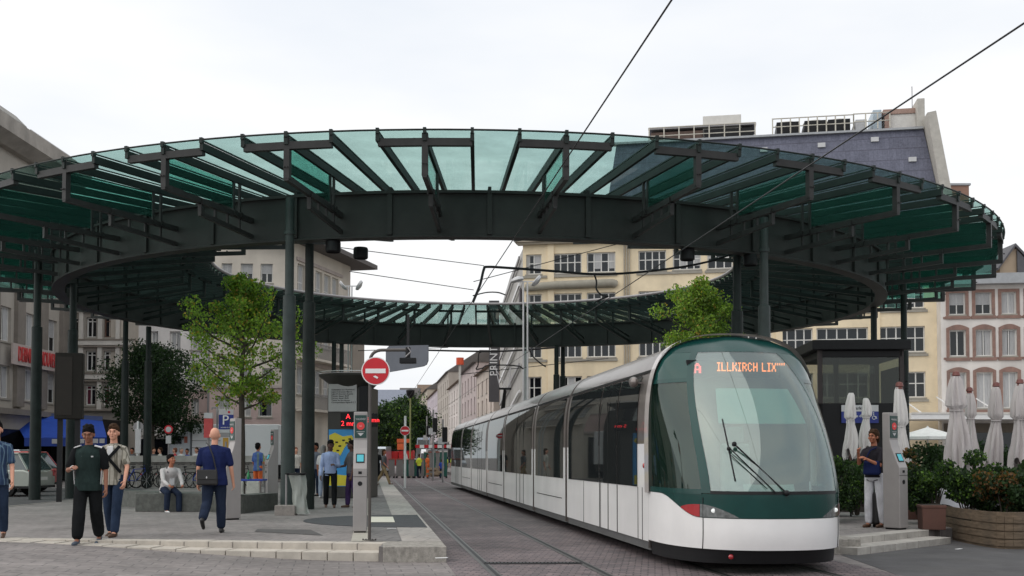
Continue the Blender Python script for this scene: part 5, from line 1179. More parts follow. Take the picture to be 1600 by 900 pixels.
def x_black(root,T,k,AR,LG,hp):
    for s in (-1,1):
        b=MB(); b.bar(T(s*.10,-.06,1.475),T(s*.20,-.03,1.445),.05,.012,up=(0,-.3,1)); b.build('shoulder_stripe',whitec,root)
        b=MB(); b.bar(T(s*.204,-.03,1.1),T(s*.19,-.02,.9),.012,.05); b.build('side_stripe',M['lgrey'],root)
    for (shd,el,wr,d2,s) in AR:
        b=MB(); cap_(b,shd,shd.lerp(el,.74),.066*k,.067*k); b.build('black_sleeve',black_c,root,True)
    b=MB(); b.box(T(-.03,-.137,1.31),(.07,.01,.018)); b.build('chest_print',M['lgrey'],root); b=MB(); b.box(T(.09,-.133,1.31),(.035,.01,.022)); b.build('chest_badge',M['lgrey'],root)
    w_=AR[0][2]; b=MB(); b.tube([w_+Vector((.03*math.cos(t),.03*math.sin(t)*.4,.03*math.sin(t))) for t in [i*PI/6 for i in range(12)]],.008,6,closed=True); b.build('watch',M['lgrey'],root)
sandal=mat('blue_grey_sandal',(.06,.08,.11),.6)
person('man walking in black and dark green sports shirt, black trousers and sandals',138,852,1.86,cl('dark_green_sport_shirt',(.020,.032,.030)),black_c,sandal,'brown','black',face=4,legs=((14,4),(-10,14)),arms=((18,14,82),(2,12,10)),inward=(45,0),vox=.0085,z=.17,Y=17.2,head=(22,6),build_=1.08,hem=.80,bag=1.22,spl=0,extra=x_black)
def x_plaid(root,T,k,AR,LG,hp):
    b=MB(); strap(b,[T(-.15,-.09,1.42),T(-.02,-.15,1.25),T(.17,-.10,1.02)][::-1],.05); strap(b,[T(.15,-.10,1.44),T(.02,-.15,1.28),T(-.15,-.12,1.10)],.05); b.build('bag_strap',black_c,root)
    b=MB(); b.box(T(0,-.118,1.36),(.10,.03,.16)); b.build('white_undershirt',whitec,root,bevel=.01)
person('man in beige checked shirt and jeans walking just behind the man in black',177,838,1.84,beigeplaid,denim,brown_s,'light','brown',face=-6,legs=((-6,10),(12,4)),arms=((0,8,12),(14,16,18)),vox=.0085,head=(4,12),extra=x_plaid,hem=.82)
person('man in dark blue plaid shirt and jeans cut off by the left picture edge',-7,842,1.86,plaid,denim,brown_s,'light','black',face=20,legs=((10,6),(-8,10)),arms=((4,8,14),(6,10,22)),vox=.0085,hem=.80)
def x_bald(root,T,k,AR,LG,hp):
    b=MB(); strap(b,[T(.03,.0,1.50),T(.0,.125,1.44),T(.03,.155,1.36),T(.14,.145,1.1),T(.15,.14,.98)][::-1],.028); strap(b,[T(.03,.0,1.50),T(-.06,-.13,1.36),T(-.17,-.13,1.1)],.028); b.build('bag_strap',black_c,root)
# bald man seen from behind, shoulder bag hanging at his left
bald=person('bald man in navy t-shirt walking away with a black shoulder bag',335,833,1.80,navy,ddenim,blk,'light',None,face=184,legs=((6,2),(-10,44)),arms=((4,12,14),(-4,10,20)),vox=.0085,build_=1.2,bag=1.1,hem=.80)
bg_=thing('shoulder_bag','black shoulder bag hanging on the back of the bald man','bag',(bald.location.x-.07,bald.location.y-.19,PLZ+.97),R(4))
b=MB(); b.box((0,0,0),(.36,.09,.27),taper=.92); b.build('bag_body',blk,bg_,bevel=.03); b=MB(); b.box((0,-.05,.05),(.34,.02,.17)); b.build('flap',mat('black_flap',(.02,.02,.02),.5),bg_,bevel=.008); b=MB(); b.ell((.0,-.065,-.0),(.012,.006,.02)); b.build('buckle',M['lgrey'],bg_)
b=MB(); b.tube([(.15,-.01,.12),(.10,-.015,.35),(.02,.02,.55),(-.04,.08,.60)],.012,6); b.build('strap',blk,bg_)
# seated man and the stone seat
def x_seat(root,T,k,AR,LG,hp):
    b=MB(); strap(b,[T(-.11,-.02,1.47),T(-.10,-.13,1.36),T(0.0,-.14,1.12),T(.10,-.13,.98)],.026); b.build('strap',cl('navy_strap',(.02,.02,.05)),root)
    b=MB(); b.box(T(0.02,-.128,1.22),(.13,.03,.38)); b.build('white_undershirt',whitec,root,bevel=.02)
SY=PG(799.5,PLZ)
person('man in white cardigan and jeans sitting on the dark stone bench',262,800,1.74,cl('off_white_knit',(.50,.48,.47)),ddenim,white_s,'tan','black',face=36,build_=1.12,spl=6,legs=((80,88),(74,72)),arms=((34,6,32),(30,6,36)),inward=(18,18),vox=.010,sleeve='long',lean=24,head=(-8,22),sit=.44,Y=SY+.20,extra=x_seat)
# man at the right
def x_right(root,T,k,AR,LG,hp): pass
rp_=person('man in dark t-shirt and white trousers standing by the right ticket machine',1366,824,1.80,cl('charcoal_cotton',(.028,.026,.032)),cl('white_linen',(.60,.60,.63)),brown_s,'tan','brown',face=-48,legs=((3,2),(-2,4)),arms=((42,2,100),(30,4,92)),inward=(20,48),vox=.0085,head=(4,0),hairlen='curly',hem=.86)
bb_=thing('dark_shoulder_bag','dark blue bag hanging in front of the man in white trousers','bag',(rp_.location.x-.10,rp_.location.y-.18,PLZ+1.12),R(-40)); b=MB(); b.box((0,0,0),(.34,.10,.26),taper=.9,); b.build('bag_body',navy,bb_,bevel=.04); b=MB(); b.tube([(-.14,0,.12),(-.05,.05,.33),(.06,.09,.38)],.013,6); b.build('strap',navy,bb_)
sc_=thing('suitcase','black upright suitcase beside the right ticket machine','suitcase',(PX(1379,20.6,.5),20.6,PLZ),R(5)); b=MB(); b.box((0,0,.36),(.42,.26,.62)); b.build('shell',blk,sc_,bevel=.05); b=MB(); b.tube([(-.12,0,.66),(-.12,0,.9),(.12,0,.9),(.12,0,.66)],.011,6); b.build('handle',M['dark'],sc_)
for s in(-1,1): b=MB(); b.cyl((s*.16,-.02,.03),(s*.16,.02,.03),.03); b.build('wheel',M['rubber'],sc_)
# people on the platform
def x_phone(root,T,k,AR,LG,hp): pass
person('man in long sleeved pale blue shirt and black trousers looking at his phone',516,793,1.74,lblue,black_c,brown_s,'dark','black',face=10,legs=((-8,8),(12,2)),arms=((6,10,12),(20,8,78)),inward=(0,38),vox=.011,sleeve='long',head=(12,10),hem=.9)
person('man in grey shirt standing behind the man in the pale blue shirt',493,775,1.76,cl('grey_blue_cotton',(.16,.18,.22)),ddenim,blk,'tan','black',face=-30,arms=((0,6,10),(0,6,10)),legs=((0,2),(0,2)),vox=.018,sleeve='long')
person('person in white top and pale skirt partly hidden behind the pale blue shirted man',505,778,1.66,whitec,cl('pale_blue_skirt',(.35,.4,.5)),white_s,'tan','grey',face=150,legs=((2,2),(0,2)),vox=.018,hairlen='long')
person('person in dark top and purple trousers half hidden by the near ticket machine',549,793,1.72,greyc,purple,brown_s,'dark','black',face=-60,legs=((6,4),(-6,10)),arms=((20,8,60),(4,6,10)),vox=.014)
person('woman in grey t-shirt and khaki trousers striding across the platform',600,757,1.72,greyc,khaki,brown_s,'tan','brown',face=75,legs=((26,6),(-24,14)),arms=((16,8,30),(-10,8,20)),vox=.018,hairlen='long')
person('person in cream clothes walking just behind the no entry sign pole',582,760,1.70,creamc,creamc,brown_s,'light','brown',face=-60,legs=((8,4),(-8,10)),vox=.018,hairlen='long')
person('dark clothed person standing beyond the no entry sign pole',589,750,1.75,black_c,black_c,blk,'tan','black',face=180,legs=((4,4),(-4,8)),vox=.02)
person('woman with auburn hair glimpsed between the left column and the litter bin',462,765,1.68,creamc,ddenim,white_s,'light','red',face=20,legs=((6,4),(-6,8)),vox=.018,hairlen='long')
person('man in blue flowered shirt and orange shorts standing behind the far ticket machine',403,772,1.78,floral,orangec,blk,'tan','black',face=150,arms=((4,14,40),(4,14,30)),legs=((2,2),(0,4)),vox=.013,shorts=True,hem=.8)
# people beyond the parapet
for i,(u,Y,c,sk,hr_,fa,lab) in enumerate(((240,51,greyc,'light','brown',40,'man in grey seen over the parapet, leftmost head'),(250,50.5,creamc,'light','brown',-60,'person in cream seen over the parapet beside the man in grey'),(206,52,greyc,'tan','black',0,'person in grey behind the slim left column'),(273,52,cl('pink_red_cotton',(.6,.06,.09)),'light','red',-70,'person in bright red top seen over the parapet'),(283,51,whitec,'light','grey',60,'person in pale top next to the red topped person'),(292,52,bluec,'tan','black',0,'person in blue top at the right of the red topped person'))):
    person(lab,u,0,1.72 if i!=5 else 1.68,c,ddenim,blk,sk,hr_,face=fa,vox=.02,legs=((0,0),(0,0)),Y=Y)
person('person in white and dark checked top walking in front of the parapet by the bicycles',307,757,1.74,whitec,ddenim,white_s,'light','brown',face=-20,legs=((8,4),(-8,10)),vox=.018)
# road workers
for i,(u,Y,c,b_,hh,fa,lab) in enumerate(((644,82,hiviz,hiviz,1.3,20,'crouching road worker in yellow vest leftmost at the barriers'),(655,80,hiviz,ddenim,1.72,180,'road worker in yellow vest standing second from the left'),(668,79,orangec,orangec,1.72,60,'road worker in orange clothes by the red container'),(697,78,bluec,ddenim,1.35,180,'worker in bright blue top bending behind the barriers'),(704,84,hiviz,ddenim,1.65,30,'road worker in yellow vest behind the blue topped worker'),(709.5,75.5,hiviz,whitec,1.78,-20,'road worker in yellow vest and white trousers in front of the barriers'))):
    person(lab,u+(1 if i==3 else -10 if i==3 else 0)-(8 if i in (3,4) else 0),0,hh,c,b_,blk,'tan','brown',face=fa,vox=.025,legs=((4,2),(-2,6)),Y=Y,z=.01,group='road workers')
# ---------------------------------------------------------------- bench wall, litter, machines
gr_=M['granite']
bw=thing('bench_wall','low curved dark granite bench wall round the plane tree','bench',(0,0,0))
pts=smooth_path([P(186,791,PLZ),P(230,794,PLZ),P(300,797,PLZ),P(366,803,PLZ),P(400,800,PLZ),P(434,796.5,PLZ)],6); b=MB(); n=len(pts)
nr=[]
for i in range(n):
    d=pts[min(i+1,n-1)]-pts[max(i-1,0)]; nr.append(Vector((-d.y,d.x,0)).normalized()*.5)
for z in (PLZ-.05,PLZ+.42): b.v+=[(p.x,p.y,z) for p in pts]+[(p.x+q.x,p.y+q.y,z) for p,q in zip(pts,nr)]
b.f=[(i,i+1,2*n+i+1,2*n+i) for i in range(n-1)]+[(n+i+1,n+i,3*n+i,3*n+i+1) for i in range(n-1)]+[(2*n+i,2*n+i+1,3*n+i+1,3*n+i) for i in range(n-1)]+[(0,2*n,3*n,n),(n-1,2*n-1,4*n-1,3*n-1)]; b.m=[0]*len(b.f); b.build('wall',gr_,bw)
sx0,sx1=PX(212,SY,.3),PX(331,SY,.3); st=thing('stone_bench','dark green grey granite seat block that the man in the white cardigan sits on','bench',((sx0+sx1)/2,SY+.0,PLZ),R(1)); b=MB(); b.span((-(sx1-sx0)/2,-.02,0),((sx1-sx0)/2,.6,.44)); b.build('seat_block',gr_,st,bevel=.015)
mach_m=mat('machine_grey',(.33,.31,.30),.42,.25,.06,3,dirt=.12); mach_d=mat('machine_panel_green',(.012,.05,.042),.4); screen=emis('screen_teal',(.06,.36,.42),.28)
def machine(lab,u,v,rz,Y=None,h=2.12,wd=.24):
    Y=Y or PG(v,PLZ); r=thing('ticket_validator',lab,'ticket machine',(PX(u,Y,1),Y,PLZ),rz,'ticket validators on the platform'); k=h/2.12
    prof_=[(-.17,0.03),(-.17,1.12),(-.02,1.48),(.02,1.62),(.02,2.12),(.17,2.12),(.17,.03)]
    b=MB(); b.prism([(y*k,z*k) for y,z in prof_],-wd/2,wd/2,ax='x'); b.build('housing',mach_m,r,bevel=.012)
    b=MB(); b.span((-wd/2+.02,-.14,0),(wd/2-.02,.14,.04)); b.build('plinth',M['black'],r)
    b=MB(); b.span((-wd*.43,.012*k-.004,1.66*k),(wd*.43,.02*k,2.06*k)); b.build('header_panel',mach_d,r)
    b=MB(); b.cyl((0,.01*k,1.87*k),(0,.004*k,1.87*k),.068*k,n=20); b.build('red_disc',mat('validator_red',srgb(215,60,60),.5),r)
    b=MB(); b.prism([(-.055,1.745*k),(.055,1.745*k),(0,1.69*k)],.0035*k,.012*k); b.build('arrow',M['lgrey'],r); b=MB(); b.span((-.07,.004*k,1.765*k),(.07,.012*k,1.772*k)); b.build('line',M['lgrey'],r)
    text('VALIDEZ',.045*k,M['lgrey'],r,(0,.006*k,1.99*k)); text('ici',.05*k,mat('pale_pink',(.75,.5,.48),.5),r,(0,.001,1.87*k))
    Q=Matrix.Rotation(-math.atan2(.15,.36),3,'X'); c=Vector((0,-.095*k,1.30*k)); nn=Q@Vector((0,-1,0))
    b=MB(); b.box(c+nn*.004,(wd*.62,.012,.17*k),mt=Q); b.build('screen_bezel',M['black'],r); b=MB(); b.box(c+nn*.010,(wd*.48,.006,.13*k),mt=Q); b.build('screen',screen,r)
    b=MB(); b.box((0,-.172*k,1.05*k),(.06,.012,.045)); b.build('card_slot',M['black'],r); b=MB(); b.box((0,-.171*k,.98*k),(wd*.98,.006,.008)); b.build('seam',M['black'],r)
    b=MB(); b.cyl((0,-.176*k,.86*k),(0,-.16*k,.86*k),.04*k,n=16); b.build('speaker',M['dark'],r,True)
    return r
machine('grey ticket validator with red disc header nearest the viewer beside the no entry pole',563,832,R(6))
machine('grey ticket validator seen from its side behind the bald man',361,812,R(-48),h=2.14)
machine('grey ticket validator farther back left of the leaning litter bag',424,0,R(-55),Y=33,h=2.16)
machine('tall grey ticket validator at the right next to the man in white trousers',1399,827,R(38),h=2.14,wd=.27)
machine('pale grey ticket validator in the distance in front of the kiosk poster',541,0,R(-20),Y=37)
# no entry sign with arm
def sign_disc(r,c,rad,y=-.03):
    b=MB(); b.cyl((c[0],c[1]+y,c[2]),(c[0],c[1]+y+.012,c[2]),rad,n=40); b.build('white_rim',M['white'],r,True); b=MB(); b.cyl((c[0],c[1]+y-.004,c[2]),(c[0],c[1]+y+.005,c[2]),rad*.93,n=40); b.build('red_face',M['red'],r,True)
    b=MB(); b.box((c[0],c[1]+y-.007,c[2]),(rad*1.42,.006,rad*.32)); b.build('white_bar',M['white'],r)
NY=PG(845,PLZ); nx=PX(577.5,NY,1); npole=thing('no_entry_sign','large red no entry sign on dark bent pole beside the near ticket machine','sign',(nx,NY,PLZ))
zt=PH(548,NY)-PLZ; xr=PX(600,NY,3)-nx
b=MB(); b.tube(smooth_path([(0,0,0),(0,0,1),(0,0,2),(0,0,zt-.25),(.02,0,zt-.08),(.12,0,zt),(.3,0,zt+.01),(.62,0,zt+.01)],4),.026,10); b.cyl((0,0,0),(0,0,.02),.09,n=12)
for i in range(5): b.cyl((-.1+.05*i,-.03*(i%2),0),(-.1+.05*i,-.03*(i%2),.035),.012,n=6)
b.build('pole',mat('brown_grey_pole',(.085,.075,.068),.45,.3,.1),npole,True)
sign_disc(npole,(PX(587.5,NY,3)-nx,0,PH(580,NY)-PLZ),.225,-.05); b=MB(); q=(PX(587.5,NY,3)-nx,0,PH(580,NY)-PLZ)
b.prism([(q[0]-.04,q[2]-.085),(q[0]+.0,q[2]-.075),(q[0]+.045,q[2]-.10),(q[0]+.03,q[2]-.125),(q[0]-.01,q[2]-.105)],-.062,-.058); b.build('torn_sticker',M['white'],npole)
sgl=thing('tram_signal','black tram signal hanging from the end of the bent arm','signal',(nx+.60,NY,PLZ+zt)); b=MB(); b.cyl((0,0,.06),(0,0,-.12),.04); b.box((0,0,-.16),(.26,.14,.09)); b.build('housing',M['black'],sgl,bevel=.01); b=MB(); b.tube([(-.0,-.05,.05),(.05,-.05,-.02),(-.03,-.05,-.1)],.012,6); b.build('cable',M['grey'],sgl)
mp_=thing('grey_sign_back','large grey rounded sign seen from the back behind the no entry sign','sign',(PX(636,19.5,3),19.5,PH(560,19.5)),R(-14)); a=.40; hh_=.25
pl=[(-a,-hh_),(a-.09,-hh_+.10),(a-.03,-hh_+.13),(a,-hh_+.2),(a,hh_-.02),(-a+.06,hh_-.02),(-a,hh_-.08)]
b=MB(); b.prism(pl,-.02,.02); b.build('panel',mat('sign_back_grey',(.12,.13,.15),.5,.3),mp_); b=MB(); b.bar((0,.05,-.15),(0,.05,.8),.04); b.build('bracket',M['dark'],mp_)
# litter bag stand
LX=PG(805,PLZ); lr=thing('litter_stand','concrete footed post holding a clear sagging litter bag beside the left column','litter bin',(PX(447,LX,.3),LX,PLZ))
b=MB(); b.box((0,0,.11),(.46,.32,.24)); b.build('concrete_block',mat('litter_block_concrete',(.24,.22,.20),.9,0,.2,14,.4,60),lr,bevel=.015); b=MB(); b.cyl((0,0,.2),(0,0,.92),.022); b.build('post',M['grey'],lr,True)
b=MB(); b.tube([(.22+.2*math.cos(t),.0+.17*math.sin(t),.93) for t in [i*PI/12 for i in range(24)]],.018,6,closed=True); b.box((.22,0,.95),(.44,.3,.02)); b.build('lid',M['dark'],lr)
bagm=glassmat('clear_bag',(.72,.75,.72),.10,.25,(.45,.48,.44),.55,.1)
b=MB(); vs=[];n=24
for j in range(14):
    t=j/13; cx=.22+.16*t+.03*math.sin(t*6); r0=.19-.06*math.sin(min(1,t*1.2)*PI*.5)+.03*t
    for i in range(n): a=2*PI*i/n; f=1+.10*math.sin(5*a+t*7)+.05*math.sin(11*a-t*5); vs.append((cx+r0*f*math.cos(a),r0*.8*f*math.sin(a),.92-.88*t))
b.add(vs,[(j*n+i,j*n+(i+1)%n,(j+1)*n+(i+1)%n,(j+1)*n+i) for j in range(13) for i in range(n)]+[tuple(13*n+i for i in range(n))]); b.build('bag',bagm,lr,True); b=MB(); b.ell((.38,0,.12),(.09,.08,.07)); b.build('litter',mat('litter',(.3,.2,.17),.9,0,.5,20),lr,True)
# display box in front of the far-left column
DY=32.2; dx0,dx1=PX(88,DY,3.5),PX(129,DY,3.5); db=thing('display_box','tall dark brown display box on two posts in front of the second left column','display box',((dx0+dx1)/2,DY,PLZ),R(14)); w_=(dx1-dx0)*.5
z0_,z1_=PH(655,DY)-PLZ,PH(552,DY)-PLZ; b=MB(); b.span((-w_,-.18,z0_),(w_,.22,z1_)); b.build('case',mat('dark_brown_case',(.016,.014,.011),.6,0,.2,3,spec=.2,dirt=.1),db,bevel=.02); b=MB(); b.span((-w_*.86,-.195,z0_+.12),(w_*.25,-.182,z1_-.12)); b.build('door_panel',mat('case_panel',(.022,.018,.014),.5,spec=.25),db)
for s in (-.62,.62): b=MB(); b.box((s*w_,0,z0_/2),(.14,.14,z0_)); b.build('leg',M['dark'],db)
# kiosk
KY=35; kx=PX(544,KY,2.5); ks=thing('kiosk','round topped dark information kiosk with text panel, red display and blue yellow poster','kiosk',(kx,KY,PLZ),R(-6)); kw=PX(577,KY,2)-kx
zk=lambda v:PH(v,KY)-PLZ
km=mat('kiosk_brown_green',(.035,.034,.028),.5,0,.12,3,dirt=.2); b=MB(); b.span((-kw,-.0,0),(kw,1.3,zk(605))); b.build('body',km,ks,bevel=.03)
b=MB(); r_=PX(598,KY,4)-kx; b.lathe([(.3,zk(609)),(.62,zk(607)),(.80,zk(598)),(r_,zk(587)),(r_+.01,zk(584)),(r_-.05,zk(583)),(.2,zk(581))],28,(0,.62,0)); b.build('dish_roof',km,ks,True)
for rr,zz in ((r_+.02,zk(581)),(r_-.12,zk(585))): b=MB(); b.tube([(rr*math.cos(t),.62+rr*math.sin(t),zz) for t in [i*PI/20 for i in range(40)]],.018,6,closed=True); b.build('roof_rim',M['lgrey'],ks,True)
x0,x1=PX(513,KY,3)-kx,PX(558,KY,3)-kx; b=MB(); b.span((x0,-.06,zk(643)),(x1,-.01,zk(600))); b.build('text_panel',mat('pale_text_panel',(.40,.40,.39),.35,0,.05),ks); b=MB(); 
text('HORAIRES DU TRAMWAY\nLigne A direction Illkirch\nLigne D direction Aristide\nPremier depart 4h30\nDernier depart 0h30\nToutes les six minutes\nCorrespondance lignes B C F',.068,M['dark'],ks,(x0+.1,-.066,zk(619)),ext=.002,align='LEFT')
b=MB(); b.span((PX(562,KY,3)-kx,-.04,zk(643)),(PX(575,KY,3)-kx,-.01,zk(603))); b.build('side_panel',M['dark'],ks)
ledr=emis('led_deep_red',(1,.03,.04),1.6)
def leddisp(u0,u1,v0,v1,t,Y=KY-.6):
    d=thing('led_display','black next tram display with red figures on the kiosk front' if u0<560 else 'black next tram display with red figures just right of the sign pole','display',(PX((u0+u1)/2,Y,2.8),Y,PH((v0+v1)/2,Y))); w_=(u1-u0)*Y/F/2; h_=(v1-v0)*Y/F/2
    b=MB(); b.span((-w_,0,-h_),(w_,.12,h_)); b.build('case',M['black'],d,bevel=.01)
    text(t,h_*.95,ledr,d,(0,-.005,-.0))
    b=MB(); b.bar((0,.08,h_),(0,.55,h_+.03),.04); b.build('bracket',M['dark'],d)
leddisp(532,556,645,668,'A\n2 mn'); leddisp(576,590,646,667,'5 mn')
# poster
x0,x1=PX(513,KY,1.5)-kx,PX(554,KY,1.5)-kx; b=MB(); b.span((x0,-.03,zk(760)),(x1,-.005,zk(671))); b.build('poster_blue',mat('poster_blue',(.03,.28,.62),.4,0,.1,2),ks)
b=MB(); pz=lambda u,v:(PX(u,KY,1.5)-kx,zk(v)); b.prism([pz(514,680),pz(523,676),pz(536,682),pz(550,680),pz(553,686),pz(544,692),pz(538,700),pz(532,712),pz(524,706),pz(516,712),pz(514,700)],-.038,-.031); b.build('poster_land',mat('poster_yellow',(.65,.55,.03),.4),ks); b=MB(); b.prism([pz(514,740),pz(552,744),pz(552,759),pz(514,759)],-.038,-.031); b.build('poster_strip',MATS['poster_yellow'],ks)
b=MB()
for i,(u,v) in enumerate(((520,694),(526,691),(531,697),(537,688),(542,692),(547,686),(518,702),(528,704))): b.box((pz(u,v)[0],-.042,pz(u,v)[1]),(.09,.006,.05))
b.build('poster_marks',M['dark'],ks)
# parapet with bicycles in front
PY=48.6; px0,px1=PX(203,PY),PX(412,PY); pr=thing('concrete_parapet','long grey concrete parapet behind the parked bicycles','wall',(px0,PY,PLZ)); b=MB(); b.span((0,0,0),(px1-px0,.5,PH(722,PY)-PLZ)); b.build('wall',M['conc'],pr); b=MB(); b.span((-.1,-.12,PH(722,PY)-PLZ),(px1-px0+.1,.6,PH(712,PY)-PLZ)); b.build('coping',mat('light_concrete',(.40,.39,.36),.85,0,.15,3,dirt=.3),pr)
def bicycle(lab,x,y,rz,col):
    r=thing('bicycle',lab,'bicycle',(x,y,PLZ),rz,'bicycles parked along the parapet')
    for s in (-.52,.52):
        b=MB(); b.tube([(s+.33*math.cos(t),0,.34+.33*math.sin(t)) for t in [i*PI/14 for i in range(28)]],.02,5,closed=True); w=b.build('wheel',M['rubber'],r)
        b=MB(); 
        for i in range(8): b.bar((s,0,.34),(s+.32*math.cos(i*PI/4),0,.34+.32*math.sin(i*PI/4)),.006)
        b.build('spokes',M['lgrey'],w)
    b=MB(); A_,B_,C_,D_=(-.08,0,.30),(-.22,0,.80),(.36,0,.82),(-.52,0,.34)
    for p,q in ((A_,B_),(B_,C_),(A_,(.39,0,.72)),(A_,D_),(B_,D_),((.34,0,.95),(.41,0,.66)),((.41,0,.66),(.52,0,.34))): b.tube([p,q],.017,6)
    b.build('frame',col,r); b=MB(); b.ell((-.25,0,.90),(.13,.06,.035)); b.cyl((-.22,0,.8),(-.245,0,.88),.014); b.build('saddle',M['black'],r); b=MB(); b.tube([(.25,-.27,1.0),(.33,-.2,1.02),(.34,0,1.0),(.33,.2,1.02),(.25,.27,1.0)],.014,6); b.build('handlebar',M['dark'],r)
    b=MB(); b.box((-.86,0,.6),(.02,.05,.04)); b.build('rear_lamp',mat('red_lens',(0,0,0)),r); return r
rnd=random.Random(3)
for i,(u,lab,c) in enumerate(((205,'black bicycle at the left end of the parapet','dark'),(222,'dark blue bicycle between the two slim left columns','blue'),(236,'black bicycle just right of the slim column','black'),(252,'dark bicycle partly behind the seated man','dark'),(281,'grey bicycle with upright wheel right of the seated man','grey'),(296,'black bicycle with red rear lamp near the person in white','black'),(318,'blue bicycle left of the bald man','blue'),(378,'dark bicycle seen past the side of the validator','dark'))):
    bicycle(lab,PX(u,47),46.6+rnd.uniform(-.4,.4),R(rnd.uniform(35,75)),M[c])
# stall table behind the validator
stt=thing('market_table','small table with white sacks and green bottle behind the second validator','table',(PX(388,31.5,.5),31.5,PLZ)); b=MB(); b.box((0,0,.66),(.95,.6,.05)); b.build('tabletop',M['blue'],stt)
for s in (-1,1):
    for t in (-1,1): b=MB(); b.cyl((s*.42,t*.25,0),(s*.42,t*.25,.64),.02); b.build('leg',M['grey'],stt)
for i,s in enumerate((-.24,.22)): b=MB(); b.box((s,-.34,.32),(.40,.1,.62),taper=.92); b.build('white_cloth',mat('dirty_white_cloth',(.42,.42,.38),.9,0,.2,6,.5,10),stt,bevel=.03)
bo=thing('green_bottle','small green bottle standing on the market table','bottle',(PX(388,31.5,.5)+.02,31.4,PLZ+.685)); b=MB(); b.lathe([(.035,0),(.04,.02),(.04,.16),(.015,.2),(.015,.26)],12); b.build('glass',mat('bottle_green',(.02,.25,.08),.2),bo,True)
# signs near the parapet
def pole(r,h,m=None,rad=.035): b=MB(); b.cyl((0,0,0),(0,0,h),rad); return b.build('pole',m or M['grey'],r,True)
pk_=thing('parking_sign','blue parking sign with white letter P behind the bald man','sign',(PX(353.5,44,3),44,PLZ)); z=lambda v,Y=44:PH(v,Y)-PLZ; pole(pk_,z(690),M['grey'],.05); wd=23*44/F
b=MB(); b.span((-wd/2,-.04,z(671)),(wd/2,0,z(648))); b.build('blue_panel',mat('parking_blue',(0,0,0)),pk_); b=MB(); b.span((-wd/2,-.04,z(648)+.004),(wd/2,0,z(640))); b.build('white_panel',M['lgrey'],pk_); b=MB(); b.span((-wd/2,-.04,z(683)),(wd/2,0,z(676))); b.build('lower_panel',M['grey'],pk_)
b=MB(); b.span((-.12,-.03,z(700)),(.1,0,z(684))); b.build('yellow_panel',mat('ochre_panel',(.45,.25,.03),.5),pk_)
text('P',.55,M['white'],pk_,(-.02,-.05,z(657)),ext=.01); text('HOMME DE FER',.06,M['white'],pk_,(0,-.045,z(668))); b=MB(); b.cyl((.12,-.05,z(644)),(.12,-.04,z(644)),.05,n=12); b.build('red_dot',M['red'],pk_)
rt=thing('red_totem','tall red advertising totem with white top left of the parking sign','sign',(PX(326,44,3),44,PLZ)); b=MB(); b.span((-.17,-.08,z(684)),(.17,.08,z(654))); b.build('red_panel',mat('totem_red',(.55,.07,.07),.5,0,.2,4),rt); b=MB(); b.span((-.17,-.08,z(653.5)),(.17,.08,z(645))); b.build('white_top',M['lgrey'],rt); pole(rt,z(684),M['grey'],.05); b=MB(); b.cyl((.32,.1,0),(.32,.1,z(636)),.04); b.tube([(.32,.1,z(637)),(.1,.1,z(637)),(.1,.1,z(640))],.03,6); b.build('side_pole',M['grey'],rt)
s1=thing('round_sign_back','round grey sign back on a white pole by the dark tree','sign',(PX(215.5,50,3),50,PLZ)); z=lambda v,Y=50:PH(v,Y)-PLZ; pole(s1,z(658),M['white'],.05); b=MB(); b.cyl((0,.06,z(667)),(0,.08,z(667)),.24,n=24); b.build('disc',M['grey'],s1,True); b=MB(); b.span((-.1,-.06,z(708)),(.16,-.04,z(670))); b.build('board',M['lgrey'],s1)
s2=thing('red_ring_sign','round white sign with red ring on a pole left of the truck','sign',(PX(264,50,3),50,PLZ)); pole(s2,z(680),M['grey'],.04); b=MB(); b.cyl((0,-.06,z(671)),(0,-.045,z(671)),.2,n=24); b.build('red_ring',M['red'],s2,True); b=MB(); b.cyl((0,-.066,z(671)),(0,-.055,z(671)),.13,n=24); b.build('white_face',M['lgrey'],s2,True); b=MB(); b.span((-.12,-.05,z(693)),(.12,-.03,z(681))); b.build('plate',M['lgrey'],s2)
# truck
TY=57; tx=lambda u:PX(u,TY,2.5); z=lambda v:PH(v,TY)-PLZ; tk=thing('delivery_truck','white delivery truck with long box parked beyond the parapet','truck',(tx(262),TY,PLZ)); o=tx(262)
b=MB(); b.prism([(0,.5),(0,z(697)),(tx(267)-o,z(682)),(tx(272)-o,z(676)),(tx(297)-o,z(674)),(tx(297)-o,.5)],0,2.3); b.build('cab',mat('truck_pale_blue_white',(.55,.58,.62),.4,0,.05),tk,bevel=.06)
b=MB(); b.prism([(tx(267.5)-o,z(694)),(tx(271)-o,z(683)),(tx(284)-o,z(682)),(tx(284)-o,z(693.5))],-.03,-.005); b.build('side_window',M['pane'],tk); b=MB(); b.span((tx(288)-o,-.03,z(692)),(tx(293)-o,-.005,z(682))); b.build('rear_side_window',mat('orange_glass',(.35,.08,.04),.3),tk)
b=MB(); b.span((tx(300)-o,-.05,.9),(tx(436)-o,2.4,z(663))); b.build('box',mat('truck_box_white',(.72,.72,.73),.5,0,.04,1),tk,bevel=.04)
for v in (688,699): b=MB(); b.span((tx(300)-o,-.08,z(v+1)),(tx(345)-o,-.052,z(v))); b.build('box_rail',M['grey'],tk)
b=MB(); b.cyl((tx(293)-o,.3,z(669)),(tx(293)-o,1.2,z(669)),.36,n=20); b.build('cooling_unit',M['dark'],tk,True); b=MB(); b.cyl((tx(287)-o,-.02,z(669)),(tx(287)-o,.1,z(669)),.17,n=20); b.build('fan_ring',M['grey'],tk,True)
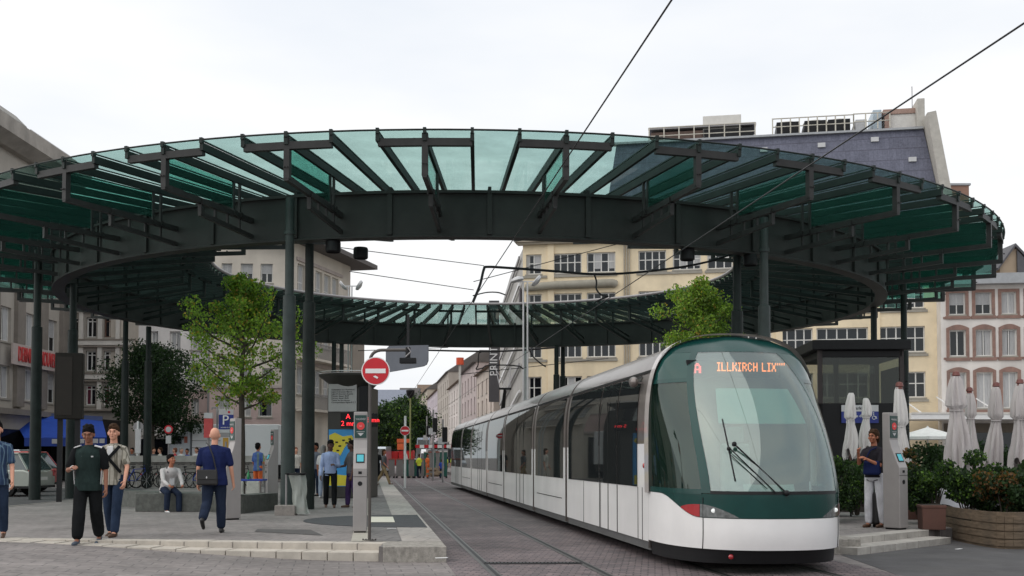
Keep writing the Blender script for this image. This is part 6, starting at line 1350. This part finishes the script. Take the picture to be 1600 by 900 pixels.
for u in (275,345,360,420):
    b=MB(); b.cyl((tx(u)-o,-.02,.48),(tx(u)-o,.28,.48),.48,n=24); w=b.build('wheel',M['rubber'],tk,True); b=MB(); b.cyl((tx(u)-o,-.04,.48),(tx(u)-o,.0,.48),.24,n=18); b.build('rim',M['grey'],w,True)
b=MB(); b.span((tx(297)-o,.3,.5),(tx(436)-o,2.1,.88)); b.build('chassis',M['dark'],tk)
# cars
def car(lab,x,y,rz,paint,L=4.3,H=1.46,group=None,z=PLZ,estate=True):
    r=thing('parked_car',lab,'car',(x,y,z),rz,group); h=L/2; Wd=.86
    lo=[(-h,.32),(-h-.02,.62),(-h+.12,.74),(-h+1.15,.90),(h-.25,.92),(h-.03,.86),(h,.5),(h-.05,.30)]
    b=MB()
    # body shell lofted across the width (rounded sides)
    secs=[(-Wd,.93),(-Wd+.06,1.0),(Wd-.06,1.0),(Wd,.93)]; vs=[];n=len(lo)
    for yy,k in secs: vs+=[(p[0]*(.985 if abs(yy)==Wd else 1),yy,.3+(p[1]-.3)*k) for p in lo]
    b.add(vs,[(i*n+j,i*n+(j+1)%n,(i+1)*n+(j+1)%n,(i+1)*n+j) for i in range(3) for j in range(n)]+[tuple(range(n)),tuple(range(3*n,4*n))[::-1]]); b.build('body',paint,r,True,bevel=.03)
    rr=h-.12 if estate else h-.6
    gh_=[(-h+1.0,.88),(-h+1.75,H-.04),(-.1,H),(rr-.38,H-.05),(rr,.90)]; n=len(gh_); vs=[]
    for yy,k in ((-Wd+.03,0),(-Wd+.17,1),(Wd-.17,1),(Wd-.03,0)):
        vs+=[(p[0],(yy if (p[1]<.95) else math.copysign(Wd-.2,yy)),p[1]) for p in gh_] if k==0 else []
    b=MB(); b.add(vs,[(j,(j+1)%n,n+(j+1)%n,n+j) for j in range(n)]+[tuple(range(n)),tuple(range(n,2*n))[::-1]]); b.build('windows',mat('car_glass',(.05,.07,.07),.05,0,.3,.7,spec=.8),r)
    b=MB(); b.span((-h+1.8,-Wd+.19,H-.035),(rr-.4,Wd-.19,H+.012)); b.build('roof',paint,r,bevel=.015)
    for s in (-1,1):
        f=lambda p,q:b.bar(p,q,.06,.03)
        b=MB(); y0_,y1_=s*(Wd-.02),s*(Wd-.185)
        f((-h+1.0,y0_,.9),(-h+1.76,y1_,H-.03)); f((rr,y0_,.9),(rr-.38,y1_,H-.05)); f((-.05,y0_,.9),(0,y1_,H-.01)); f((rr-1.25,y0_,.9),(rr-1.2,y1_,H-.02)); f((-h+1.76,y1_,H-.02),(rr-.38,y1_,H-.03)); b.build('pillars',paint,r)
        b=MB(); b.box((h-.05,s*(Wd-.10),.78),(.1,.16,.22)); b.build('tail_light',mat('red_lens',(0,0,0)),r,bevel=.01); b=MB(); b.box((-h+.05,s*(Wd-.16),.66),(.12,.26,.12)); b.build('headlight',M['lgrey'],r,bevel=.02)
        for u_ in (-h+.82,h-.85):
            b=MB(); b.cyl((u_,s*(Wd+.005),.31),(u_,s*(Wd-.2),.31),.31,n=24); w=b.build('wheel',M['rubber'],r,True); b=MB(); b.cyl((u_,s*(Wd+.02),.31),(u_,s*(Wd-.04),.31),.19,n=18); b.build('rim',M['lgrey'],w,True)
        b=MB(); b.ell((-h+1.25,s*(Wd+.08),.95),(.06,.09,.06)); b.build('mirror',paint,r,True)
    b=MB(); b.box((h+.005,0,.6),(.02,.5,.11)); b.build('number_plate',M['off'],r); b=MB(); b.span((-h+.02,-Wd-.005,.28),(h-.02,Wd+.005,.36)); b.build('sill',M['dark'],r)
    return r
cpaint=lambda n,c:mat(n,c,.3,.3,.04,2,coat=.6)
Yc=37; car('silver grey estate car parked behind the far left column',PX(74,Yc)-2.2,Yc,R(-4),cpaint('car_silver',(.33,.35,.31)))
Yc=41.5; car('pale red hatchback behind the silver car at the left',PX(83,Yc)-2.0,Yc,R(-6),cpaint('car_red',(.55,.12,.11)),4.0,1.52)
Yc=46; car('white car farthest back under the blue awning',PX(63,Yc)-2.2,Yc,R(-3),cpaint('car_white',(.65,.66,.68)),4.4,1.62)
# ---------------------------------------------------------------- overhead wires, masts
wm=mat('contact_wire',(.03,.03,.032),.5,.5); 
def wire(lab,pts,rad=.011,name='overhead_wire',m=None,sm=0):
    if sm: pts=smooth_path(pts,sm)
    b=MB(); b.tube(pts,rad,6); return tag(b.build(name,m or wm),lab,'wire')
cx=lambda Y:2.352-.131*Y
wire('thin contact wire crossing the sky and passing under the canopy above the left track',[(cx(Y),Y,5.13) for Y in (2,10,25,50,80,120)],.009)
wire('thin contact wire at the upper right above the tram track',[(5.45-.131*Y,Y,5.17) for Y in (2,10,20,30,44,60,90,120)],.009)
U=lambda u,v,Y:(PX(u,Y,PH(v,Y)),Y,PH(v,Y))
wire('thick sagging black support tube hanging between the right columns and the left wire',[U(1143,397,29.2),U(1110,408,28.8),U(1060,418,28.2),U(990,426,27.4),U(930,428.5,26.8),U(870,424,26.2),U(800,419,25.7),U(762,417,25.4),U(756,421,25.3),U(750,445,25.1),U(739,472,25)],.032,'support_tube',M['black'],6)
wire('short bent black arm with clamp dropping from the thick support tube',[U(929,430,26.8),U(932,440,26.8),U(932,452,26.8),U(940,461,26.9),U(950,463,27),U(938,468,27),U(928,474,27)],.022,'steady_arm',M['black'],5)
wire('thin curved arm ending at the left contact wire',[U(739,462,25),U(760,457,25.2),U(778,457,25.4),U(790,461,25.5)],.016,'steady_arm',M['black'],4)
wire('thick dark tube under the far side of the canopy by the store sign',[U(660,547,50),U(750,549,50),U(800,548,50),U(868,543,50)],.045,'support_tube',M['black'],4)
wire('hooked dark arm hanging from the far support tube',[U(752,550,50),U(748,553,50),U(747,570,50),U(744,577,50),U(755,575,50)],.03,'steady_arm',M['black'],4)
wire('drooping black cable from the far ring to the mast',[U(826,543,50),U(832,556,50),U(845,568,50),U(853,573,50)],.035,'cable',M['black'],4)
for i,(a,b_,lab) in enumerate((((517,385),(756,415),'thin grey span wire high inside the ring opening'),((546,424),(740,453),'second thin grey span wire lower inside the ring opening'),((740,440),(1000,372),'thin slanting wire running up towards the right ring beam'),((560,548),(700,543),'faint span wire below the far ring at the left'),((720,585),(950,560),'faint span wire below the far ring at the right'),((600,480),(735,472),'faint wire above the far inner glass edge'))):
    wire(lab,[U(a[0],a[1],56 if i!=2 else 26),U(b_[0],b_[1],62 if i!=2 else 29)],.022 if i!=2 else .011)
wire('dark diagonal stay from the contact wire up to the ring beam',[U(965,412,27),U(925,445,27),U(905,460,27)],.01) if 0 else None
def lampmast(lab,u,Y,vt,heads,m,rad):
    r=thing('lamp_mast',lab,'lamp',(PX(u,Y,3),Y,PLZ)); z=PH(vt,Y)-PLZ
    for dx in ((-.09,.09) if rad<.06 else (0,)): b=MB(); b.cyl((dx,0,0),(dx,0,z),rad,rad*.8); b.build('pole',m,r,True)
    b=MB(); b.bar((-.45,0,z-.0),(.5,0,z),.05); b.build('crossbar',m,r)
    for s,rx in heads:
        b=MB(); Q=Matrix.Rotation(rx,3,'Y'); b.lathe([(.08,.16),(.26,.10),(.30,0),(.28,-.03)],18); b.v=[tuple(Q@Vector(p)+Vector((s,0,z+.05))) for p in b.v]; b.build('lamp_head',M['lgrey'],r,True)
lampmast('pale twin pole lamp mast with two round heads in front of the yellow store',821,47,440,((-.35,R(-15)),(.45,R(130))),M['lgrey'],.045)
lampmast('lamp mast with two tilted round heads beside the beige building',546,58,447,((-.35,R(-130)),(.45,R(120))),M['lgrey'],.045)
r=thing('tall_grey_mast','thick pale grey steel mast rising behind the tram roof','mast',(PX(822,60,3),60,PLZ)); pole(r,PH(535,60)-PLZ,M['lgrey'],.13)
r=thing('beacon_mast','thin pale mast with orange red beacon over the far street','mast',(PX(718.5,80,3),80,PLZ)); pole(r,PH(570,80)-PLZ,M['off'],.09); b=MB(); b.cyl((0,0,PH(570,80)-PLZ),(0,0,PH(559,80)-PLZ),.28,n=16); b.build('beacon',mat('beacon_red',(.7,.09,.03),.5),r,True)
r=thing('green_lamp_post','slim yellow green lamp post in front of the far trees','lamp',(PX(641,85,3),85,0)); pole(r,PH(622,85),mat('yellow_green_pole',(.25,.26,.10),.6),.06); b=MB(); b.lathe([(.1,0),(.3,.25),(.35,.6),(.1,.75)],12,(0,0,PH(622,85))); b.build('lamp_head',M['dark'],r,True)
for i,(u,Y,vt,lab) in enumerate(((677,70,640,'slim grey signal mast right of the far trees'),(692,66,655,'short grey signal mast beside the tram tail'),(667,90,650,'thin grey pole behind the road works'))):
    r=thing('signal_mast',lab,'mast',(PX(u,Y,2),Y,0)); pole(r,PH(vt,Y),M['grey'],.06); b=MB(); b.box((.12,-.05,PH(vt+24,Y)),(.3,.2,.9)); b.build('signal_box',M['black'],r,bevel=.03); b=MB(); b.box((-.1,-.1,PH(vt+34,Y)),(.4,.04,.4)); b.build('plate',M['lgrey'],r)
# far no entry sign and road works
r=thing('no_entry_sign','small distant red no entry sign on a white post above the road works','sign',(PX(633,54,2),54,0)); pole(r,PH(650,54),M['white'],.06); sign_disc(r,(0,0,PH(673,54)),.24,-.08)
bgm=mat('barrier_grey',(.20,.19,.185),.6,0,.1,3); bgr=mat('barrier_green',(.012,.09,.07),.5,0,.1,3)
def barrier(lab,u0,u1,Y,m,h=1.35): 
    x0,x1=PX(u0,Y),PX(u1,Y); r=thing('site_barrier',lab,'barrier',((x0+x1)/2,Y,.01),0,'road works barriers'); w_=(x1-x0)/2-.01
    b=MB(); b.span((-w_,-.03,.12),(w_,.03,h)); b.build('panel',m,r,bevel=.01); b=MB(); b.span((-w_-.03,-.06,h),(w_+.03,.06,h+.07)); b.build('top_rail',M['off'] if m is bgr else mat('dull_red_rail',(.35,.10,.07),.6),r)
    for s in (-1,1): b=MB(); b.box((s*w_*.8,0,.06),(.12,.5,.12)); b.build('foot',M['dark'],r)
nm=['leftmost','second','third','fourth','fifth','sixth','seventh']
for i,(u0,u1) in enumerate(((607,617),(619,630),(630,639),(639,647),(647,655),(655,663))): barrier(nm[i]+' panel of the near road works barrier row, '+('green' if i in(2,4) else 'grey'),u0,u1,80,bgr if i in (2,4) else bgm)
for i,(u0,u1) in enumerate(((662,669),(669,675),(675,681),(681,687),(687,699))): barrier(nm[i]+' panel of the far right barrier row, '+('green' if i%2==0 else 'grey'),u0,u1,87 if i<4 else 80,bgr if i%2==0 else bgm,1.9)
def blob(name,lab,cat,u0,u1,v0,v1,Y,dep,m,parts=None,bev=.06):
    x0,x1=PX(u0,Y),PX(u1,Y); r=thing(name,lab,cat,((x0+x1)/2,Y,.01)); w_=(x1-x0)/2; b=MB(); b.span((-w_,0,max(0,PH(v1,Y))),(w_,dep,PH(v0,Y))); b.build('body',m,r,bevel=bev)
    if parts: parts(r,w_,Y)
    return r
sgr=mat('site_red',(.60,.03,.03),.5,0,.1,2)
def skipp(r,w_,Y): b=MB(); b.prism([(-w_*.1,PH(716,Y)),(w_*.15,PH(708,Y)),(w_*.3,PH(716,Y)),(w_*.1,PH(722,Y))],-.02,-.005); b.build('white_mark',M['white'],r); b=MB(); b.span((-w_-.05,-.05,PH(704,Y)),(w_+.05,.2,PH(704,Y)+.1)); b.build('rim',M['dark'],r)
blob('red_container','bright red site container behind the road workers','container',623,645,704,725,92,2,sgr,skipp); blob('red_container','second red site container farther left behind the striding woman','container',592,622,705,728,93,2,sgr,skipp)
blob('orange_sign','orange temporary road works sign board','sign',620,642,686,692,90,.08,mat('sign_orange',(.7,.13,.04),.5),lambda r,w_,Y:[(MB().span((-w_*.95,-.02,PH(703,Y)),(0,.04,PH(693,Y)))).build('lower_board',MATS['sign_orange'],r),(MB().span((-.04,.02,0),(.04,.07,PH(692,Y)))).build('post',M['grey'],r)],.01)
def van(lab,u0,u1,Y,vt,m):
    x0,x1=PX(u0,Y),PX(u1,Y); r=thing('parked_van',lab,'van',((x0+x1)/2,Y,.01)); w_=(x1-x0)/2; H=PH(vt,Y)
    b=MB(); b.add([(-w_,0,.4),(w_,0,.4),(w_,-.0,1.1),(-w_,0,1.1),(-w_*.96,.35,1.2),(w_*.96,.35,1.2),(w_*.85,1.2,H-.05),(-w_*.85,1.2,H-.05),(-w_*.85,5,H),(w_*.85,5,H),(w_,5,.4),(-w_,5,.4)],[(0,1,2,3),(3,2,5,4),(4,5,6,7),(7,6,9,8),(8,9,10,11),(0,3,4,7,8,11),(1,10,9,6,5,2),(0,11,10,1)]); b.build('body',m,r,bevel=.05)
    b=MB(); b.add([(-w_*.86,.40,1.25),(w_*.86,.40,1.25),(w_*.76,1.10,H-.25),(-w_*.76,1.10,H-.25)],[(0,1,2,3)]); b.v=[(x,y-.03,z+.03) for x,y,z in b.v]; b.build('windscreen',M['pane'],r)
    for s in (-1,1):
        b=MB(); b.box((s*w_*.75,-.02,.85),(.3,.06,.2)); b.build('headlight',M['lgrey'],r); b=MB(); b.cyl((s*w_*.95,.9,.35),(s*w_*.7,.9,.35),.35,n=18); b.build('wheel',M['rubber'],r)
    return r
van('white van facing the viewer under the far trees',581,606,95,684,cpaint('car_white',(0,0,0))); van('pale car parked in front of the white van',583,602,88,697,cpaint('car_pale_blue',(.5,.55,.6)))
van('blue grey van or digger behind the striped road barrier',648,672,98,683,cpaint('van_blue_grey',(.22,.26,.33))); van('white low car at the right of the road works',655,668,92,701,cpaint('car_white',(0,0,0)))
tb=thing('striped_barrier','long red and white striped barrier beam at the road works','barrier',(PX(676,88),88,0)); 
for i in range(9): b=MB(); b.span((-1.4+i*.36,-.03,PH(700,88)),(-1.4+i*.36+.355,.03,PH(695,88))); b.build('red_stripe' if i%2==0 else 'white_stripe',M['red'] if i%2==0 else M['white'],tb)
for s in (-1.3,1.7): b=MB(); b.box((s,0.05,PH(700,88)/2),(.08,.06,PH(700,88))); b.build('leg',M['grey'],tb)
dt=thing('sand_heap','small heap of tan rubble and planks by the barriers','rubble',(PX(682,76),76,0)); rnd=random.Random(8)
for i in range(5): b=MB(); b.box((rnd.uniform(-.3,.3),rnd.uniform(-.2,.2),.25+.12*i),(rnd.uniform(.5,.9),.4,.14),rnd.uniform(-.6,.6)); b.build('plank',mat('tan_plank',(.28,.21,.14),.8,0,.3,4),dt)
# striped shadowy bus shapes behind the site
blob('parked_bus','grey parked bus or lorry far behind the road works','bus',656,700,690,714,135,3,mat('bus_grey',(.25,.25,.26),.5),lambda r,w_,Y:(MB().span((-w_*.95,-.03,PH(702,Y)),(w_*.95,-.005,PH(693,Y)))).build('window_band',M['pane'],r))
# right-hand steps
b=MB(); p=P(1340,868,0); q=P(1486,850,0); p=Vector((p.x,p.y)); q=Vector((q.x,q.y)); 
for (off,top,dep) in ((0,.12,.42),(.40,PLZ+.006,.34)):
    d=(q-p).normalized(); nr_=Vector((-d.y,d.x)); T_=(q-p).length; n=int(T_/.38)
    for i in range(n):
        a=i*T_/n+.006; e=(i+1)*T_/n-.006; c=p+d*((a+e)/2)+nr_*(off+dep/2); b.box((c.x,c.y,top/2-.1),(e-a,dep,top+.2),math.atan2(d.y,d.x))
struct('right_stone_steps',b,mat('grey_step_stone',(.36,.34,.31),.75,0,.2,5,.3,50,.3,dirt=.3),bevel=.008)
c=P(1318,866,0); b=MB(); b.box((c.x+.0,c.y+.45,.09),(.5,.9,.30),R(5)); struct('right_end_block',b,MATS['granite_block'],bevel=.012)
# scattered litter, manhole covers and stains
for i,(u,v) in enumerate(((612,826),(690,872),(1498,858))):
    g_=P(u,v,PLZ+.015 if u<700 else .008); b=MB(); b.box((0,0,.004),(.16,.05,.006),R(20*i)); o=b.build('paper_scrap',M['white']); o.location=g_; tag(o,['small white paper scrap on the platform paving by the pole','small pale scrap lying at the platform corner','white crumpled scrap beside the wooden planter'][i],'litter')
